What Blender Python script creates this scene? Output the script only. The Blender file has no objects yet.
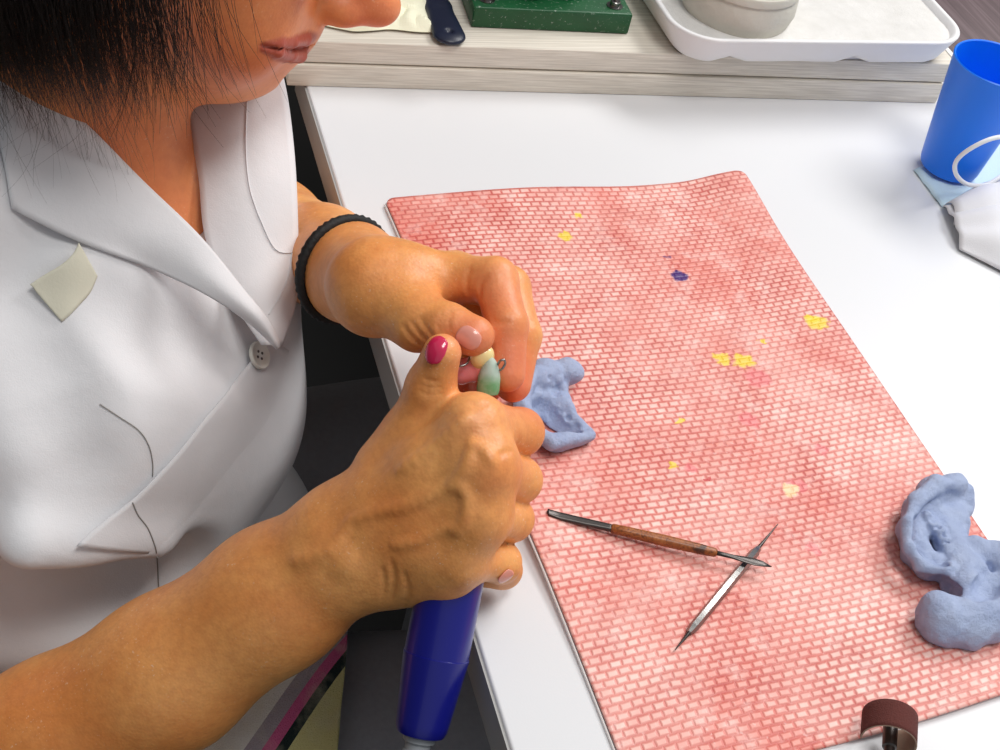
import bpy, math, random
import numpy as np
from mathutils import Vector, Matrix
from mathutils.bvhtree import BVHTree
random.seed(7); RNG = np.random.default_rng(7)
COL = bpy.context.scene.collection

# ------------------------------------------------------------ camera geometry (metres, table top is z = 0)
F = 1350.0
_up = np.array([.2415, -1, -1293.65 / F]); _up /= np.linalg.norm(_up)
_y = np.array([-544, -1425, F]); _y -= _up * _y.dot(_up); _y /= np.linalg.norm(_y)
_x = np.cross(_y, _up)
CM = np.array([_x, _y, _up])
CH = .675 * abs(_up[2])
_r = CM @ np.array([-100 / F, 12.6 / F, 1.]); CAM = np.array([-_r[0] * CH / -_r[2], 0., CH])
def ray(px, py): return CM @ np.array([(px - 500) / F, (py - 375) / F, 1.])
def U(px, py, z=0.):
    r = ray(px, py); return CAM + r * ((z - CH) / r[2])
def V(px, py, d): return CAM + ray(px, py) * d
VIEW = CM @ np.array([0, 0, 1.]); RIGHT = CM @ np.array([1., 0, 0]); DOWN = CM @ np.array([0, 1., 0])
def nrm(v): v = np.asarray(v, float); return v / np.linalg.norm(v)

# ------------------------------------------------------------ object helpers
def tag(o, label=None, cat=None, group=None, kind=None):
    if label: o['label'] = label
    if cat: o['category'] = cat
    if group: o['group'] = group
    if kind: o['kind'] = kind
    return o
def mesh(name, verts, faces, mat=None, parent=None, smooth=True, mats=None, fmat=None):
    me = bpy.data.meshes.new(name)
    verts = np.asarray(verts, dtype=np.float32)
    if isinstance(faces, np.ndarray):
        n, k = faces.shape
        me.vertices.add(len(verts)); me.vertices.foreach_set('co', verts.ravel())
        me.loops.add(n * k); me.loops.foreach_set('vertex_index', faces.ravel().astype(np.int32))
        me.polygons.add(n); me.polygons.foreach_set('loop_start', np.arange(0, n * k, k, dtype=np.int32))
        me.update(calc_edges=True); me.validate()
    else:
        me.from_pydata([tuple(map(float, v)) for v in verts], [], [tuple(int(i) for i in f) for f in faces])
        me.update()
    if smooth: me.polygons.foreach_set('use_smooth', np.ones(len(me.polygons), dtype=bool))
    if mats:
        for m in mats: me.materials.append(m)
        if fmat is not None: me.polygons.foreach_set('material_index', np.asarray(fmat, dtype=np.int32))
    elif mat: me.materials.append(mat)
    o = bpy.data.objects.new(name, me); COL.objects.link(o)
    if parent: o.parent = parent
    return o
def empty(name, loc=(0, 0, 0)):
    o = bpy.data.objects.new(name, None); COL.objects.link(o); o.location = loc; o.empty_display_size = .01
    return o
def setorigin(root):
    """moves an Empty's children so they keep their world place although the Empty sits at the thing's base"""
    for ch in root.children: ch.location = Vector(ch.location) - Vector(root.location)
def bevel(o, w, seg=2, ang=30):
    m = o.modifiers.new('bevel', 'BEVEL'); m.width = w; m.segments = seg; m.limit_method = 'ANGLE'; m.angle_limit = math.radians(ang)
    return o
def solid(o, t, off=0):
    m = o.modifiers.new('solid', 'SOLIDIFY'); m.thickness = t; m.offset = off; return o
def subsurf(o, n=1):
    m = o.modifiers.new('sub', 'SUBSURF'); m.levels = n; m.render_levels = n; return o
def tube_data(pts, r, seg=12, cap=True, closed=False):
    pts = [np.asarray(p, float) for p in pts]; n = len(pts)
    rs = r if hasattr(r, '__len__') else [r] * n
    V_, F_ = [], []; prev = None
    for i, p in enumerate(pts):
        if closed: t = pts[(i + 1) % n] - pts[i - 1]
        else: t = pts[min(i + 1, n - 1)] - pts[max(i - 1, 0)]
        t = nrm(t)
        if prev is None:
            a = np.array([0, 0, 1.]) if abs(t[2]) < .9 else np.array([1., 0, 0])
            u = nrm(np.cross(t, a))
        else: u = nrm(prev - t * prev.dot(t))
        prev = u; w = np.cross(t, u)
        for k in range(seg):
            a = 2 * math.pi * k / seg
            V_.append(p + (u * math.cos(a) + w * math.sin(a)) * rs[i])
    m = n if closed else n - 1
    for i in range(m):
        j = (i + 1) % n
        for k in range(seg):
            k2 = (k + 1) % seg
            F_.append((i * seg + k, i * seg + k2, j * seg + k2, j * seg + k))
    if cap and not closed:
        F_.append(tuple(range(seg))[::-1]); F_.append(tuple((n - 1) * seg + k for k in range(seg)))
    return V_, F_
def tube(name, pts, r, mat, parent=None, seg=12, closed=False):
    v, f = tube_data(pts, r, seg, True, closed); return mesh(name, v, f, mat, parent)
def lathe(name, origin, axis, prof, mat, parent=None, seg=40, mats=None, ridx=None):
    """prof: (distance along axis, radius) pairs"""
    axis = nrm(axis); a = np.array([0, 0, 1.]) if abs(axis[2]) < .9 else np.array([1., 0, 0])
    u = nrm(np.cross(axis, a)); w = np.cross(axis, u); vs, fs, fm = [], [], []
    for (h, r) in prof:
        for k in range(seg):
            t = 2 * math.pi * k / seg
            vs.append(np.asarray(origin) + axis * h + (u * math.cos(t) + w * math.sin(t)) * max(r, 1e-5))
    for i in range(len(prof) - 1):
        for k in range(seg):
            fs.append((i * seg + k, i * seg + (k + 1) % seg, (i + 1) * seg + (k + 1) % seg, (i + 1) * seg + k)); fm.append(ridx[i] if ridx else 0)
    fs.append(tuple(range(seg))[::-1]); fm.append(ridx[0] if ridx else 0)
    fs.append(tuple((len(prof) - 1) * seg + k for k in range(seg))); fm.append(ridx[-1] if ridx else 0)
    o = mesh(name, vs, fs, mat, parent, mats=mats, fmat=fm if mats else None)
    m = o.modifiers.new('es', 'EDGE_SPLIT'); m.split_angle = math.radians(40)
    return o
def box(name, lo, hi, mat, parent=None, bev=0, rot=0, piv=None):
    lo = np.array(lo, float); hi = np.array(hi, float)
    vs = [np.array([x, y, z]) for x in (lo[0], hi[0]) for y in (lo[1], hi[1]) for z in (lo[2], hi[2])]
    if rot:
        p = np.array(piv if piv is not None else lo); c, s = math.cos(rot), math.sin(rot)
        vs = [np.array([p[0] + (v[0] - p[0]) * c - (v[1] - p[1]) * s, p[1] + (v[0] - p[0]) * s + (v[1] - p[1]) * c, v[2]]) for v in vs]
    fs = [(0, 1, 3, 2), (4, 6, 7, 5), (0, 4, 5, 1), (2, 3, 7, 6), (0, 2, 6, 4), (1, 5, 7, 3)]
    o = mesh(name, vs, fs, mat, parent, smooth=bool(bev))
    if bev: bevel(o, bev, 3)
    return o
def catmull(P, n=8, closed=False):
    P = [np.asarray(p, float) for p in P]; out = []; N = len(P)
    for i in range(N if closed else N - 1):
        if closed: p0, p1, p2, p3 = P[i - 1], P[i], P[(i + 1) % N], P[(i + 2) % N]
        else: p0, p1, p2, p3 = P[max(i - 1, 0)], P[i], P[i + 1], P[min(i + 2, N - 1)]
        for k in range(n):
            t = k / n
            out.append(.5 * ((2 * p1) + (-p0 + p2) * t + (2 * p0 - 5 * p1 + 4 * p2 - p3) * t * t + (-p0 + 3 * p1 - 3 * p2 + p3) * t ** 3))
    if not closed: out.append(P[-1])
    return out

# ------------------------------------------------------------ materials
def lin(c): return tuple(((x / 255 / 12.92) if x / 255 <= .04045 else ((x / 255 + .055) / 1.055) ** 2.4) for x in c) + (1.,)
class NT:
    def __init__(s, name):
        s.m = bpy.data.materials.new(name); s.m.use_nodes = True; s.t = s.m.node_tree; s.n = s.t.nodes
        s.b = s.n['Principled BSDF']
    def node(s, typ, ins=None, **kw):
        n = s.n.new(typ)
        for k, v in kw.items(): setattr(n, k, v)
        for k, v in (ins or {}).items(): s.put(n.inputs[k], v)
        return n
    def put(s, sock, v):
        if hasattr(v, 'is_output'): s.t.links.new(v, sock)
        else: sock.default_value = v
    def set(s, **kw):
        for k, v in kw.items(): s.put(s.b.inputs[k.replace('_', ' ')], v)
    def coord(s, which='Object'): return s.node('ShaderNodeTexCoord').outputs[which]
    def noise(s, scale, detail=4, rough=.5, vec=None, dist=0., out='Fac'):
        return s.node('ShaderNodeTexNoise', {'Vector': vec if vec is not None else s.coord(), 'Scale': scale, 'Detail': detail, 'Roughness': rough, 'Distortion': dist}).outputs[out]
    def ramp(s, fac, stops):
        n = s.node('ShaderNodeValToRGB', {'Fac': fac}); e = n.color_ramp.elements
        while len(e) < len(stops): e.new(.5)
        for i, (p, c) in enumerate(stops): e[i].position = p; e[i].color = c if hasattr(c, '__len__') else (c, c, c, 1)
        return n.outputs['Color']
    def mix(s, fac, a, b, blend='MIX'):
        n = s.node('ShaderNodeMix', data_type='RGBA', blend_type=blend)
        s.put(n.inputs[0], fac); s.put(n.inputs[6], a); s.put(n.inputs[7], b); return n.outputs[2]
    def math(s, op, a, b=0., c=0., clamp=False):
        n = s.node('ShaderNodeMath', operation=op, use_clamp=clamp); s.put(n.inputs[0], a); s.put(n.inputs[1], b); s.put(n.inputs[2], c); return n.outputs[0]
    def vmap(s, vec, scale=(1, 1, 1), loc=(0, 0, 0), rot=(0, 0, 0)):
        return s.node('ShaderNodeMapping', {'Vector': vec, 'Scale': scale, 'Location': loc, 'Rotation': rot}).outputs[0]
    def bump(s, h, strength=.3, dist=.001, normal=None):
        n = s.node('ShaderNodeBump', {'Height': h, 'Strength': strength, 'Distance': dist})
        if normal is not None: s.put(n.inputs['Normal'], normal)
        s.put(s.b.inputs['Normal'], n.outputs[0]); return n.outputs[0]
def simple(name, rgb, rough=.5, metal=0., bscale=0, bstr=.2, bdist=.0005, var=0., vscale=40, **kw):
    t = NT(name); c = lin(rgb)
    if var:
        d = tuple(x * (1 - var) for x in c[:3]) + (1,)
        c = t.mix(t.noise(vscale, 5), d, c)
    t.set(Base_Color=c, Roughness=rough, Metallic=metal)
    for k, v in kw.items(): t.set(**{k: v})
    if bscale: t.bump(t.noise(bscale, 3), bstr, bdist)
    return t.m

M = {}
M['table'] = simple('white_laminate', (226, 227, 230), .38, bscale=900, bstr=.05)
M['table_edge'] = simple('grey_edge_band', (168, 168, 166), .5)
M['wall'] = simple('grey_wall_paint', (120, 118, 114), .9)
M['floor'] = simple('dark_floor', (22, 20, 19), .6, var=.4, vscale=6)
t = NT('whitewashed_wood'); v = t.vmap(t.coord(), (5, 260, 700))
g = t.noise(3, 6, .6, v); g2 = t.noise(1, 5, .6, t.vmap(t.coord(), (10, 500, 900)))
c = t.ramp(g, [(.3, lin((206, 197, 183))), (.5, lin((226, 219, 206))), (.75, lin((235, 229, 218)))])
c = t.mix(t.ramp(g2, [(.35, .75), (.6, 0.)]), c, lin((196, 188, 175)))
t.set(Base_Color=c, Roughness=.55); t.bump(g2, .2, .0004); M['board'] = t.m
M['tape'] = simple('white_edge_strip', (228, 227, 224), .5)
t = NT('plum_wood'); v = t.vmap(t.coord(), (90, 3, 30))
c = t.ramp(t.noise(2.2, 8, .65, v, .4), [(.25, lin((58, 40, 44))), (.5, lin((88, 68, 72))), (.8, lin((118, 100, 104)))])
t.set(Base_Color=c, Roughness=.45); M['plum'] = t.m

# woven mat
t = NT('woven_red_mat'); co = t.node('ShaderNodeUVMap', uv_map='UVMap').outputs[0]; cw = t.node('ShaderNodeUVMap', uv_map='weave').outputs[0]
cw = t.node('ShaderNodeVectorMath', {0: cw, 1: t.node('ShaderNodeVectorMath', {0: t.noise(130, 2, .5, cw, 0., 'Color'), 1: (.0013, .0011, 0)}, operation='MULTIPLY').outputs[0]}, operation='ADD').outputs[0]
br = t.node('ShaderNodeTexBrick', {'Vector': cw, 'Color1': (1, 1, 1, 1), 'Color2': (.7, .7, .7, 1), 'Mortar': (0, 0, 0, 1), 'Scale': 1., 'Mortar Size': .00125, 'Mortar Smooth': 1., 'Bias': 0., 'Brick Width': .0060, 'Row Height': .0038}, offset=.5, squash=1.)
big = t.noise(14, 5, .55, co); fine = t.noise(300, 3, .6, co); mid = t.noise(45, 4, .6, co, .5)
brick = t.mix(t.ramp(mid, [(.3, 0.), (.7, 1.)]), lin((238, 172, 158)), lin((249, 222, 212)))
brick = t.mix(t.ramp(big, [(.42, 0.), (.62, .75)]), brick, lin((222, 112, 94)))
gap = t.mix(t.ramp(mid, [(.35, 0.), (.65, 1.)]), lin((184, 52, 46)), lin((212, 98, 86)))
c = t.mix(br.outputs['Color'], gap, brick)
c = t.mix(t.ramp(fine, [(.62, 0.), (.8, .5)]), c, lin((250, 236, 230)))
dust = t.noise(11, 8, .68, t.vmap(co, (1, 1, 1), (.3, .2, 0)), .8)
c = t.mix(t.ramp(dust, [(.42, .08), (.7, .62)]), c, lin((242, 184, 173)))
c = t.mix(t.ramp(t.noise(60, 6, .7, co), [(.52, 0.), (.75, .45)]), c, lin((250, 226, 220)))
sep = t.node('ShaderNodeSeparateXYZ', {'Vector': t.mix(.011, co, t.noise(170, 5, .6, co, 0., 'Color'))})
def stain(p, rad, colr, amt=.9, asp=1.):
    global c
    q = U(*p)
    dx = t.math('SUBTRACT', sep.outputs[0], q[0] * .989 + .0055); dy = t.math('MULTIPLY', t.math('SUBTRACT', sep.outputs[1], q[1] * .989 + .0055), asp)
    dd = t.math('SQRT', t.math('ADD', t.math('MULTIPLY', dx, dx), t.math('MULTIPLY', dy, dy)))
    k = t.math('MULTIPLY', t.math('SUBTRACT', 1., t.math('DIVIDE', dd, rad)), 3.5, clamp=True)
    c = t.mix(t.math('MULTIPLY', k, amt), c, lin(colr))
for p, r in (((721, 362), .0052), ((742, 364), .0062), ((815, 329), .0072), ((565, 239), .0040), ((577, 218), .0028), ((808, 324), .004), ((762, 345), .002), ((673, 468), .0025), ((681, 424), .002)): stain(p, r, (236, 208, 52), .85)
stain((679, 278), .0052, (62, 30, 112), .97, 1.2); stain((667, 260), .0022, (80, 40, 110), .7, 1.8)
for p, r in (((757, 382), .008), ((748, 422), .006), ((796, 488), .006), ((812, 552), .004), ((690, 470), .004), ((821, 452), .004)): stain(p, r, (226, 96, 110), .5)
stain((706, 482), .0022, (190, 24, 34), .9, 1.6); stain((790, 492), .005, (250, 226, 170), .7)
t.set(Base_Color=c, Roughness=.42); t.bump(br.outputs['Color'], .55, .0006); M['mat'] = t.m
t = NT('clear_mat_border'); t.set(Base_Color=lin((240, 236, 234)), Roughness=.25, Alpha=.55); M['mat_edge'] = t.m

# skin
t = NT('skin')
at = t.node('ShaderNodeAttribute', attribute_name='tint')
big = t.noise(22, 4, .55); fine = t.noise(260, 4, .6)
c = t.mix(t.ramp(big, [(.35, 0.), (.68, 1.)]), lin((222, 140, 74)), lin((240, 172, 102)))
c = t.mix(t.ramp(fine, [(.35, .22), (.6, 0.)]), c, lin((176, 100, 58)))
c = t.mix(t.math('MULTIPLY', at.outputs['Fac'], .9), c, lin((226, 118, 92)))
c = t.mix(t.math('MULTIPLY', t.node('ShaderNodeAttribute', attribute_name='lip').outputs['Fac'], .85), c, lin((164, 66, 56)))
dustn = t.noise(900, 2, .5); dustm = t.noise(30, 2)
dk = t.math('MULTIPLY', t.ramp(dustn, [(.66, 0.), (.72, 1.)]), t.ramp(dustm, [(.45, 0.), (.6, .6)]))
c = t.mix(dk, c, lin((238, 214, 188)))
t.set(Base_Color=c, Roughness=.44, Subsurface_Weight=.12, Subsurface_Scale=.004); t.b.inputs['Subsurface Radius'].default_value = (1, .35, .2)
vor = t.node('ShaderNodeTexVoronoi', {'Vector': t.coord(), 'Scale': 700.}).outputs['Distance']
hb = t.math('ADD', t.math('MULTIPLY', vor, .5), t.noise(160, 4))
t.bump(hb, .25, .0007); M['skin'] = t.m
M['lips'] = simple('lips', (176, 72, 62), .4, bscale=400, bstr=.3)
M['nail_red'] = simple('raspberry_nail_varnish', (206, 36, 82), .18, Coat_Weight=.6)
M['nail'] = simple('bare_nail', (226, 150, 132), .22, Coat_Weight=.4)
t = NT('white_cotton'); w = t.node('ShaderNodeTexWave', {'Vector': t.coord(), 'Scale': 900., 'Distortion': 1.})
t.set(Base_Color=lin((226, 226, 229)), Roughness=.85, Sheen_Weight=.15)
h = t.math('ADD', t.noise(45, 5, .5), t.math('MULTIPLY', t.noise(1500, 2), .12)); t.bump(h, .35, .0022); M['cotton'] = t.m
M['button'] = simple('pearl_button', (224, 222, 212), .25, Coat_Weight=.3)
M['hole'] = simple('shadowed_thread', (92, 84, 76), .8)
M['pocket'] = simple('yellowed_cloth', (220, 217, 198), .9, bscale=900, bstr=.2)
M['seam'] = simple('seam_crease_shade', (140, 136, 132), .9)  # dark grey of the seam tubes stands in for shadow in the crease
M['hair'] = simple('dark_brown_hair', (34, 24, 20), .42)
M['cord'] = simple('black_cord', (18, 17, 18), .7, bscale=500, bstr=.5, bdist=.001)
M['blue_hp'] = simple('cobalt_blue_plastic', (10, 16, 122), .32, Coat_Weight=.2)
M['blue_cup'] = simple('bright_blue_plastic', (0, 122, 250), .38, Subsurface_Weight=.15, Subsurface_Scale=.003)
M['steel'] = simple('brushed_steel', (150, 148, 146), .28, 1., bscale=300, bstr=.15)
M['darksteel'] = simple('worn_dark_steel', (92, 88, 86), .35, .9, var=.5, vscale=120)
M['grey_plastic'] = simple('grey_plastic', (150, 155, 160), .4)
t = NT('worn_wood_handle'); c = t.ramp(t.noise(6, 6, .6, t.vmap(t.coord(), (60, 60, 60)), 2.), [(.3, lin((74, 34, 14))), (.5, lin((150, 84, 36))), (.75, lin((178, 110, 56)))])
c = t.mix(t.ramp(t.noise(110, 3), [(.6, 0.), (.66, .8)]), c, lin((46, 26, 20)))
t.set(Base_Color=c, Roughness=.4); M['wood'] = t.m
t = NT('blue_impression_material'); n1 = t.noise(90, 6, .6)
c = t.mix(n1, lin((138, 154, 194)), lin((184, 197, 224))); c = t.mix(t.ramp(t.noise(240, 4), [(.58, 0.), (.8, .5)]), c, lin((188, 200, 228)))
t.set(Base_Color=c, Roughness=.6); t.bump(t.noise(260, 8, .7), .85, .0020); M['imp'] = t.m
t = NT('green_enamel'); c = t.mix(t.noise(60, 5), lin((10, 66, 34)), lin((16, 90, 48))); c = t.mix(t.ramp(t.noise(420, 5, .7), [(.60, 0.), (.70, .7)]), c, lin((190, 200, 190)))
t.set(Base_Color=c, Roughness=.4); M['green_dev'] = t.m
M['dark_int'] = simple('dark_iron', (34, 34, 36), .5, .4, bscale=180, bstr=.6, bdist=.002)
M['navy'] = simple('navy_blue_plastic', (16, 24, 52), .4, var=.3, vscale=50)
M['paper'] = simple('crumpled_cream_paper', (236, 234, 208), .8, bscale=120, bstr=.3, bdist=.001)
M['foam'] = simple('white_foam', (236, 235, 236), .55, bscale=700, bstr=.15, var=.05, vscale=60)
t = NT('plaster_powder'); t.set(Base_Color=t.mix(t.noise(90, 5), lin((206, 204, 200)), lin((232, 230, 228))), Roughness=.95); t.bump(t.noise(500, 5, .7), .5, .001); M['powder'] = t.m
M['bowl'] = simple('plaster_crusted_plastic', (216, 212, 200), .6, bscale=150, bstr=.6, bdist=.0015, var=.25, vscale=45)
M['mask_white'] = simple('white_nonwoven', (226, 226, 230), .9, bscale=1400, bstr=.3)
M['mask_blue'] = simple('pale_blue_nonwoven', (198, 222, 234), .9, bscale=1400, bstr=.3)
M['loop'] = simple('white_elastic', (232, 234, 238), .8)
M['sand'] = simple('brown_abrasive_paper', (96, 44, 38), .9, bscale=1600, bstr=.8, bdist=.0008, var=.25, vscale=500)
M['sand_in'] = simple('abrasive_backing', (150, 126, 108), .8)
M['pink_ac'] = simple('pink_acrylic', (246, 158, 168), .25, Coat_Weight=.5, Subsurface_Weight=.2, Subsurface_Scale=.003)
M['tooth'] = simple('ivory_tooth', (238, 216, 152), .22, Coat_Weight=.5)
t = NT('green_silicone'); zz = t.node('ShaderNodeAttribute', attribute_name='along').outputs['Fac']
c = t.mix(t.ramp(zz, [(.35, 0.), (.6, 1.)]), lin((104, 158, 108)), lin((168, 186, 172)))
c = t.mix(t.ramp(t.noise(300, 3), [(.4, 0.), (.8, .4)]), c, lin((200, 206, 196)))
t.set(Base_Color=c, Roughness=.7); t.bump(t.noise(700, 3), .4, .0004); M['bur'] = t.m
M['trouser'] = simple('charcoal_fabric', (150, 150, 156), .95, bscale=500, bstr=.5, var=.25, vscale=300)
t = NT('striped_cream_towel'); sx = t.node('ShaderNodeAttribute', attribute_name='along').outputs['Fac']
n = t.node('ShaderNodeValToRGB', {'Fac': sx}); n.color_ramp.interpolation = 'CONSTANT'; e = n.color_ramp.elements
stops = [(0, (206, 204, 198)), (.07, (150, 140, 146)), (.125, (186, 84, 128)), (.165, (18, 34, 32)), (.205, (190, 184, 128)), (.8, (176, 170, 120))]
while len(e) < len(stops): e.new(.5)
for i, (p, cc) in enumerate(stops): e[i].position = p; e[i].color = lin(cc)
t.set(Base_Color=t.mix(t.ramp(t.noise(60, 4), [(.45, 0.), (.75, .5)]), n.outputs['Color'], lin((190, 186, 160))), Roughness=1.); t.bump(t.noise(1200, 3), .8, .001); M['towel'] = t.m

# ------------------------------------------------------------ signed-distance modelling
def smin(a, b, k):
    if k <= 0: return np.minimum(a, b)
    h = np.maximum(k - np.abs(a - b), 0) / k
    return np.minimum(a, b) - h * h * k * .25
class Cap:
    """tapered limb segment; flat=(direction, factor>1 squeezes it along that direction)"""
    def __init__(s, a, b, ra, rb, flat=None):
        s.a, s.b, s.ra, s.rb = np.asarray(a, float), np.asarray(b, float), ra, rb
        s.flat = (nrm(flat[0]), flat[1]) if flat else None
        s.c = (s.a + s.b) / 2; s.r = np.linalg.norm(s.a - s.b) / 2 + max(ra, rb)
    def __call__(s, P):
        d = P - s.a; ab = s.b - s.a
        L = max(ab.dot(ab), 1e-12); h = np.clip(d @ ab / L, 0, 1)
        q = d - h[:, None] * ab
        if s.flat:
            n, f = s.flat; q = q + ((f - 1) * (q @ n))[:, None] * n
        return np.linalg.norm(q, axis=1) - (s.ra + (s.rb - s.ra) * h)
class Ell:
    """ellipsoid, axes are rows of A (unit), radii rr"""
    def __init__(s, c, rr, A=None):
        s.c = np.asarray(c, float); s.rr = np.asarray(rr, float) if hasattr(rr, '__len__') else np.array([rr] * 3, float); s.A = np.eye(3) if A is None else np.asarray(A); s.r = s.rr.max()
    def __call__(s, P):
        q = (P - s.c) @ s.A.T; k0 = np.linalg.norm(q / s.rr, axis=1); k1 = np.linalg.norm(q / s.rr ** 2, axis=1)
        return np.where(k1 > 1e-9, k0 * (k0 - 1) / np.maximum(k1, 1e-9), -s.rr.min())
class Grp:
    def __init__(s, k, kids):
        s.k, s.kids = k, kids
        lo = np.min([q.c - q.r for q in kids], axis=0); hi = np.max([q.c + q.r for q in kids], axis=0)
        s.c = (lo + hi) / 2; s.r = np.linalg.norm(hi - lo) / 2; s.lo, s.hi = lo, hi
    def __call__(s, P):
        ctr = P.mean(0) if len(P) > 1 else P[0]; ext = np.abs(P - ctr).max() * 1.75
        out = None
        for q in s.kids:
            if np.linalg.norm(q.c - ctr) - q.r - ext > .035 + s.k: continue
            d = q(P); out = d if out is None else smin(out, d, s.k)
        return np.full(len(P), .05) if out is None else out
class Sub:
    def __init__(s, k, A, B): s.k, s.A, s.B = k, A, B; s.c, s.r = A.c, A.r; s.lo, s.hi = getattr(A, 'lo', A.c - A.r), getattr(A, 'hi', A.c + A.r)
    def __call__(s, P): return -smin(-s.A(P), s.B(P), s.k)
class Disp:
    def __init__(s, A, fn): s.A, s.fn = A, fn; s.c, s.r = A.c, A.r + .01; s.lo, s.hi = getattr(A, 'lo', A.c - A.r), getattr(A, 'hi', A.c + A.r)
    def __call__(s, P): return s.A(P) + s.fn(P)
def snets(f, h, B=16):
    """surface nets over sparse blocks -> vertices, quads"""
    lo = np.floor((f.lo - 3 * h) / h).astype(int); hi = np.ceil((f.hi + 3 * h) / h).astype(int)
    g = np.arange(B + 1); GX, GY, GZ = np.meshgrid(g, g, g, indexing='ij'); G = np.stack([GX, GY, GZ], -1).reshape(-1, 3)
    VID, VP, QD = [], [], []
    big = 1 << 20
    def cid(i): return (i[:, 0] + big // 2) * (big * big) + (i[:, 1] + big // 2) * big + (i[:, 2] + big // 2)
    half = B * h * .5 * math.sqrt(3)
    def blocks(l, n):
        # recursive culling: cube of n blocks a side at block index l
        c = (l * B + n * B * .5) * h
        d = f(c[None, :])[0] if n <= 4 else 0
        if n <= 4 and d > half * n + .012: return
        if n <= 2 and d < -(half * n + .012): return
        if n == 1: yield l; return
        m = n // 2
        for a in (0, m):
            for b in (0, m):
                for cc in (0, m): yield from blocks(l + np.array([a, b, cc]), m)
    bl = np.floor(lo / B).astype(int); bh = np.ceil(hi / B).astype(int)
    for bx in range(bl[0], bh[0] + 1, 4):
        for by in range(bl[1], bh[1] + 1, 4):
            for bz in range(bl[2], bh[2] + 1, 4):
                for l in blocks(np.array([bx, by, bz]), 4):
                    base = l * B; P = (G + base) * h
                    D = f(P); 
                    if D.min() > 0 or D.max() < 0: continue
                    D = D.reshape(B + 1, B + 1, B + 1); S = D < 0
                    cnt = np.zeros((B, B, B)); acc = np.zeros((B, B, B, 3))
                    for ax in range(3):
                        o1, o2 = [q for q in range(3) if q != ax]
                        for u in (0, 1):
                            for w in (0, 1):
                                sl0 = [slice(0, B)] * 3; sl0[o1] = slice(u, u + B); sl0[o2] = slice(w, w + B)
                                sl1 = list(sl0); sl1[ax] = slice(1, B + 1)
                                a, b = D[tuple(sl0)], D[tuple(sl1)]; cr = (a < 0) != (b < 0)
                                tt = np.where(cr, a / np.where(cr, a - b, 1), 0)
                                off = np.zeros((B, B, B, 3)); off[..., ax] = tt; off[..., o1] = u; off[..., o2] = w
                                acc += off * cr[..., None]; cnt += cr
                    m = cnt > 0; idx = np.argwhere(m)
                    if len(idx):
                        VP.append((idx + acc[m] / cnt[m][:, None] + base) * h); VID.append(cid(idx + base))
                    for ax in range(3):
                        o1, o2 = (ax + 1) % 3, (ax + 2) % 3
                        sl0 = [slice(0, B)] * 3; sl1 = [slice(0, B)] * 3; sl1[ax] = slice(1, B + 1)
                        a, b = S[tuple(sl0)], S[tuple(sl1)]; e = np.argwhere(a != b)
                        if not len(e): continue
                        flip = a[e[:, 0], e[:, 1], e[:, 2]]
                        E1 = np.zeros(3, int); E1[o1] = 1; E2 = np.zeros(3, int); E2[o2] = 1
                        q = [e + base, e + base - E1, e + base - E1 - E2, e + base - E2]
                        q = np.stack([cid(x) for x in q], 1); q[~flip] = q[~flip][:, ::-1]; QD.append(q)
    VID = np.concatenate(VID); VP = np.concatenate(VP); QD = np.concatenate(QD)
    o = np.argsort(VID); VID = VID[o]; VP = VP[o]
    fi = np.searchsorted(VID, QD); fi = np.clip(fi, 0, len(VID) - 1); ok = (VID[fi] == QD).all(1)
    return VP, fi[ok].astype(np.int32)
def refine(f, VP, chunk=4000):
    """two Newton steps onto the zero level"""
    o = np.lexsort((VP[:, 2] // .02, VP[:, 1] // .02, VP[:, 0] // .02)); out = VP.copy(); e = 2e-4
    key = (VP // .02).astype(int); k2 = key[o]; cut = np.flatnonzero((np.diff(k2, axis=0) != 0).any(1)) + 1
    for ids in np.split(o, cut):
        P = VP[ids]; d = f(P); g = np.stack([(f(P + np.eye(3)[i] * e) - d) / e for i in range(3)], 1)
        n2 = np.maximum((g * g).sum(1), .25); out[ids] = P - g * (np.clip(d, -.001, .001) / n2)[:, None]
    return out
def sdf_object(name, f, h, mat, parent=None, ref=True):
    vp, q = snets(f, h)
    if ref: vp = refine(f, vp)
    return mesh(name, vp, q, mat, parent)
def wob(seed, scale, amp, n=5):
    r = np.random.default_rng(seed); K = r.normal(size=(n, 3)); K /= np.linalg.norm(K, axis=1)[:, None]; K *= scale * r.uniform(.7, 1.6, (n, 1)); ph = r.uniform(0, 6.28, n)
    return lambda P: amp * np.sin(P @ K.T + ph).sum(1) / n
# ------------------------------------------------------------ setting
sc = bpy.context.scene
floor = box('floor', (-3.5, -3.5, -.74), (3.5, 3.5, -.70), M['floor']); tag(floor, kind='structure')
for n_, lo_, hi_ in (('wall_left', (-2.06, -2, -.70), (-2, 2.6, 1.9)), ('wall_back', (-2.06, 2.6, -.70), (2.4, 2.66, 1.9))): tag(box(n_, lo_, hi_, M['wall']), kind='structure')
tt = empty('work_table', (0.4, .45, -.70)); tag(tt, 'white laminate work table with a grey edge under the red mat', 'table')
box('tabletop', (0, -.1, -.022), (.92, .735, 0), M['table'], tt, .0015)
box('edge_band', (-.0012, -.1, -.0215), (.0002, .735, -.0015), M['table_edge'], tt)
for x, y in ((.80, 0.0), (.80, .66)): box('leg', (x, y, -.70), (x + .04, y + .04, -.022), M['table_edge'], tt, .002)
box('side_panel', (.30, .70, -.70), (.78, .718, -.022), M['table'], tt)
setorigin(tt)
cab = box('side_cabinet', (.468, .735, -.70), (1.6, 1.6, -.012), M['plum'], bev=.002); tag(cab, 'dark plum wood-grain cabinet behind the blue cup', 'cabinet')
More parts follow.
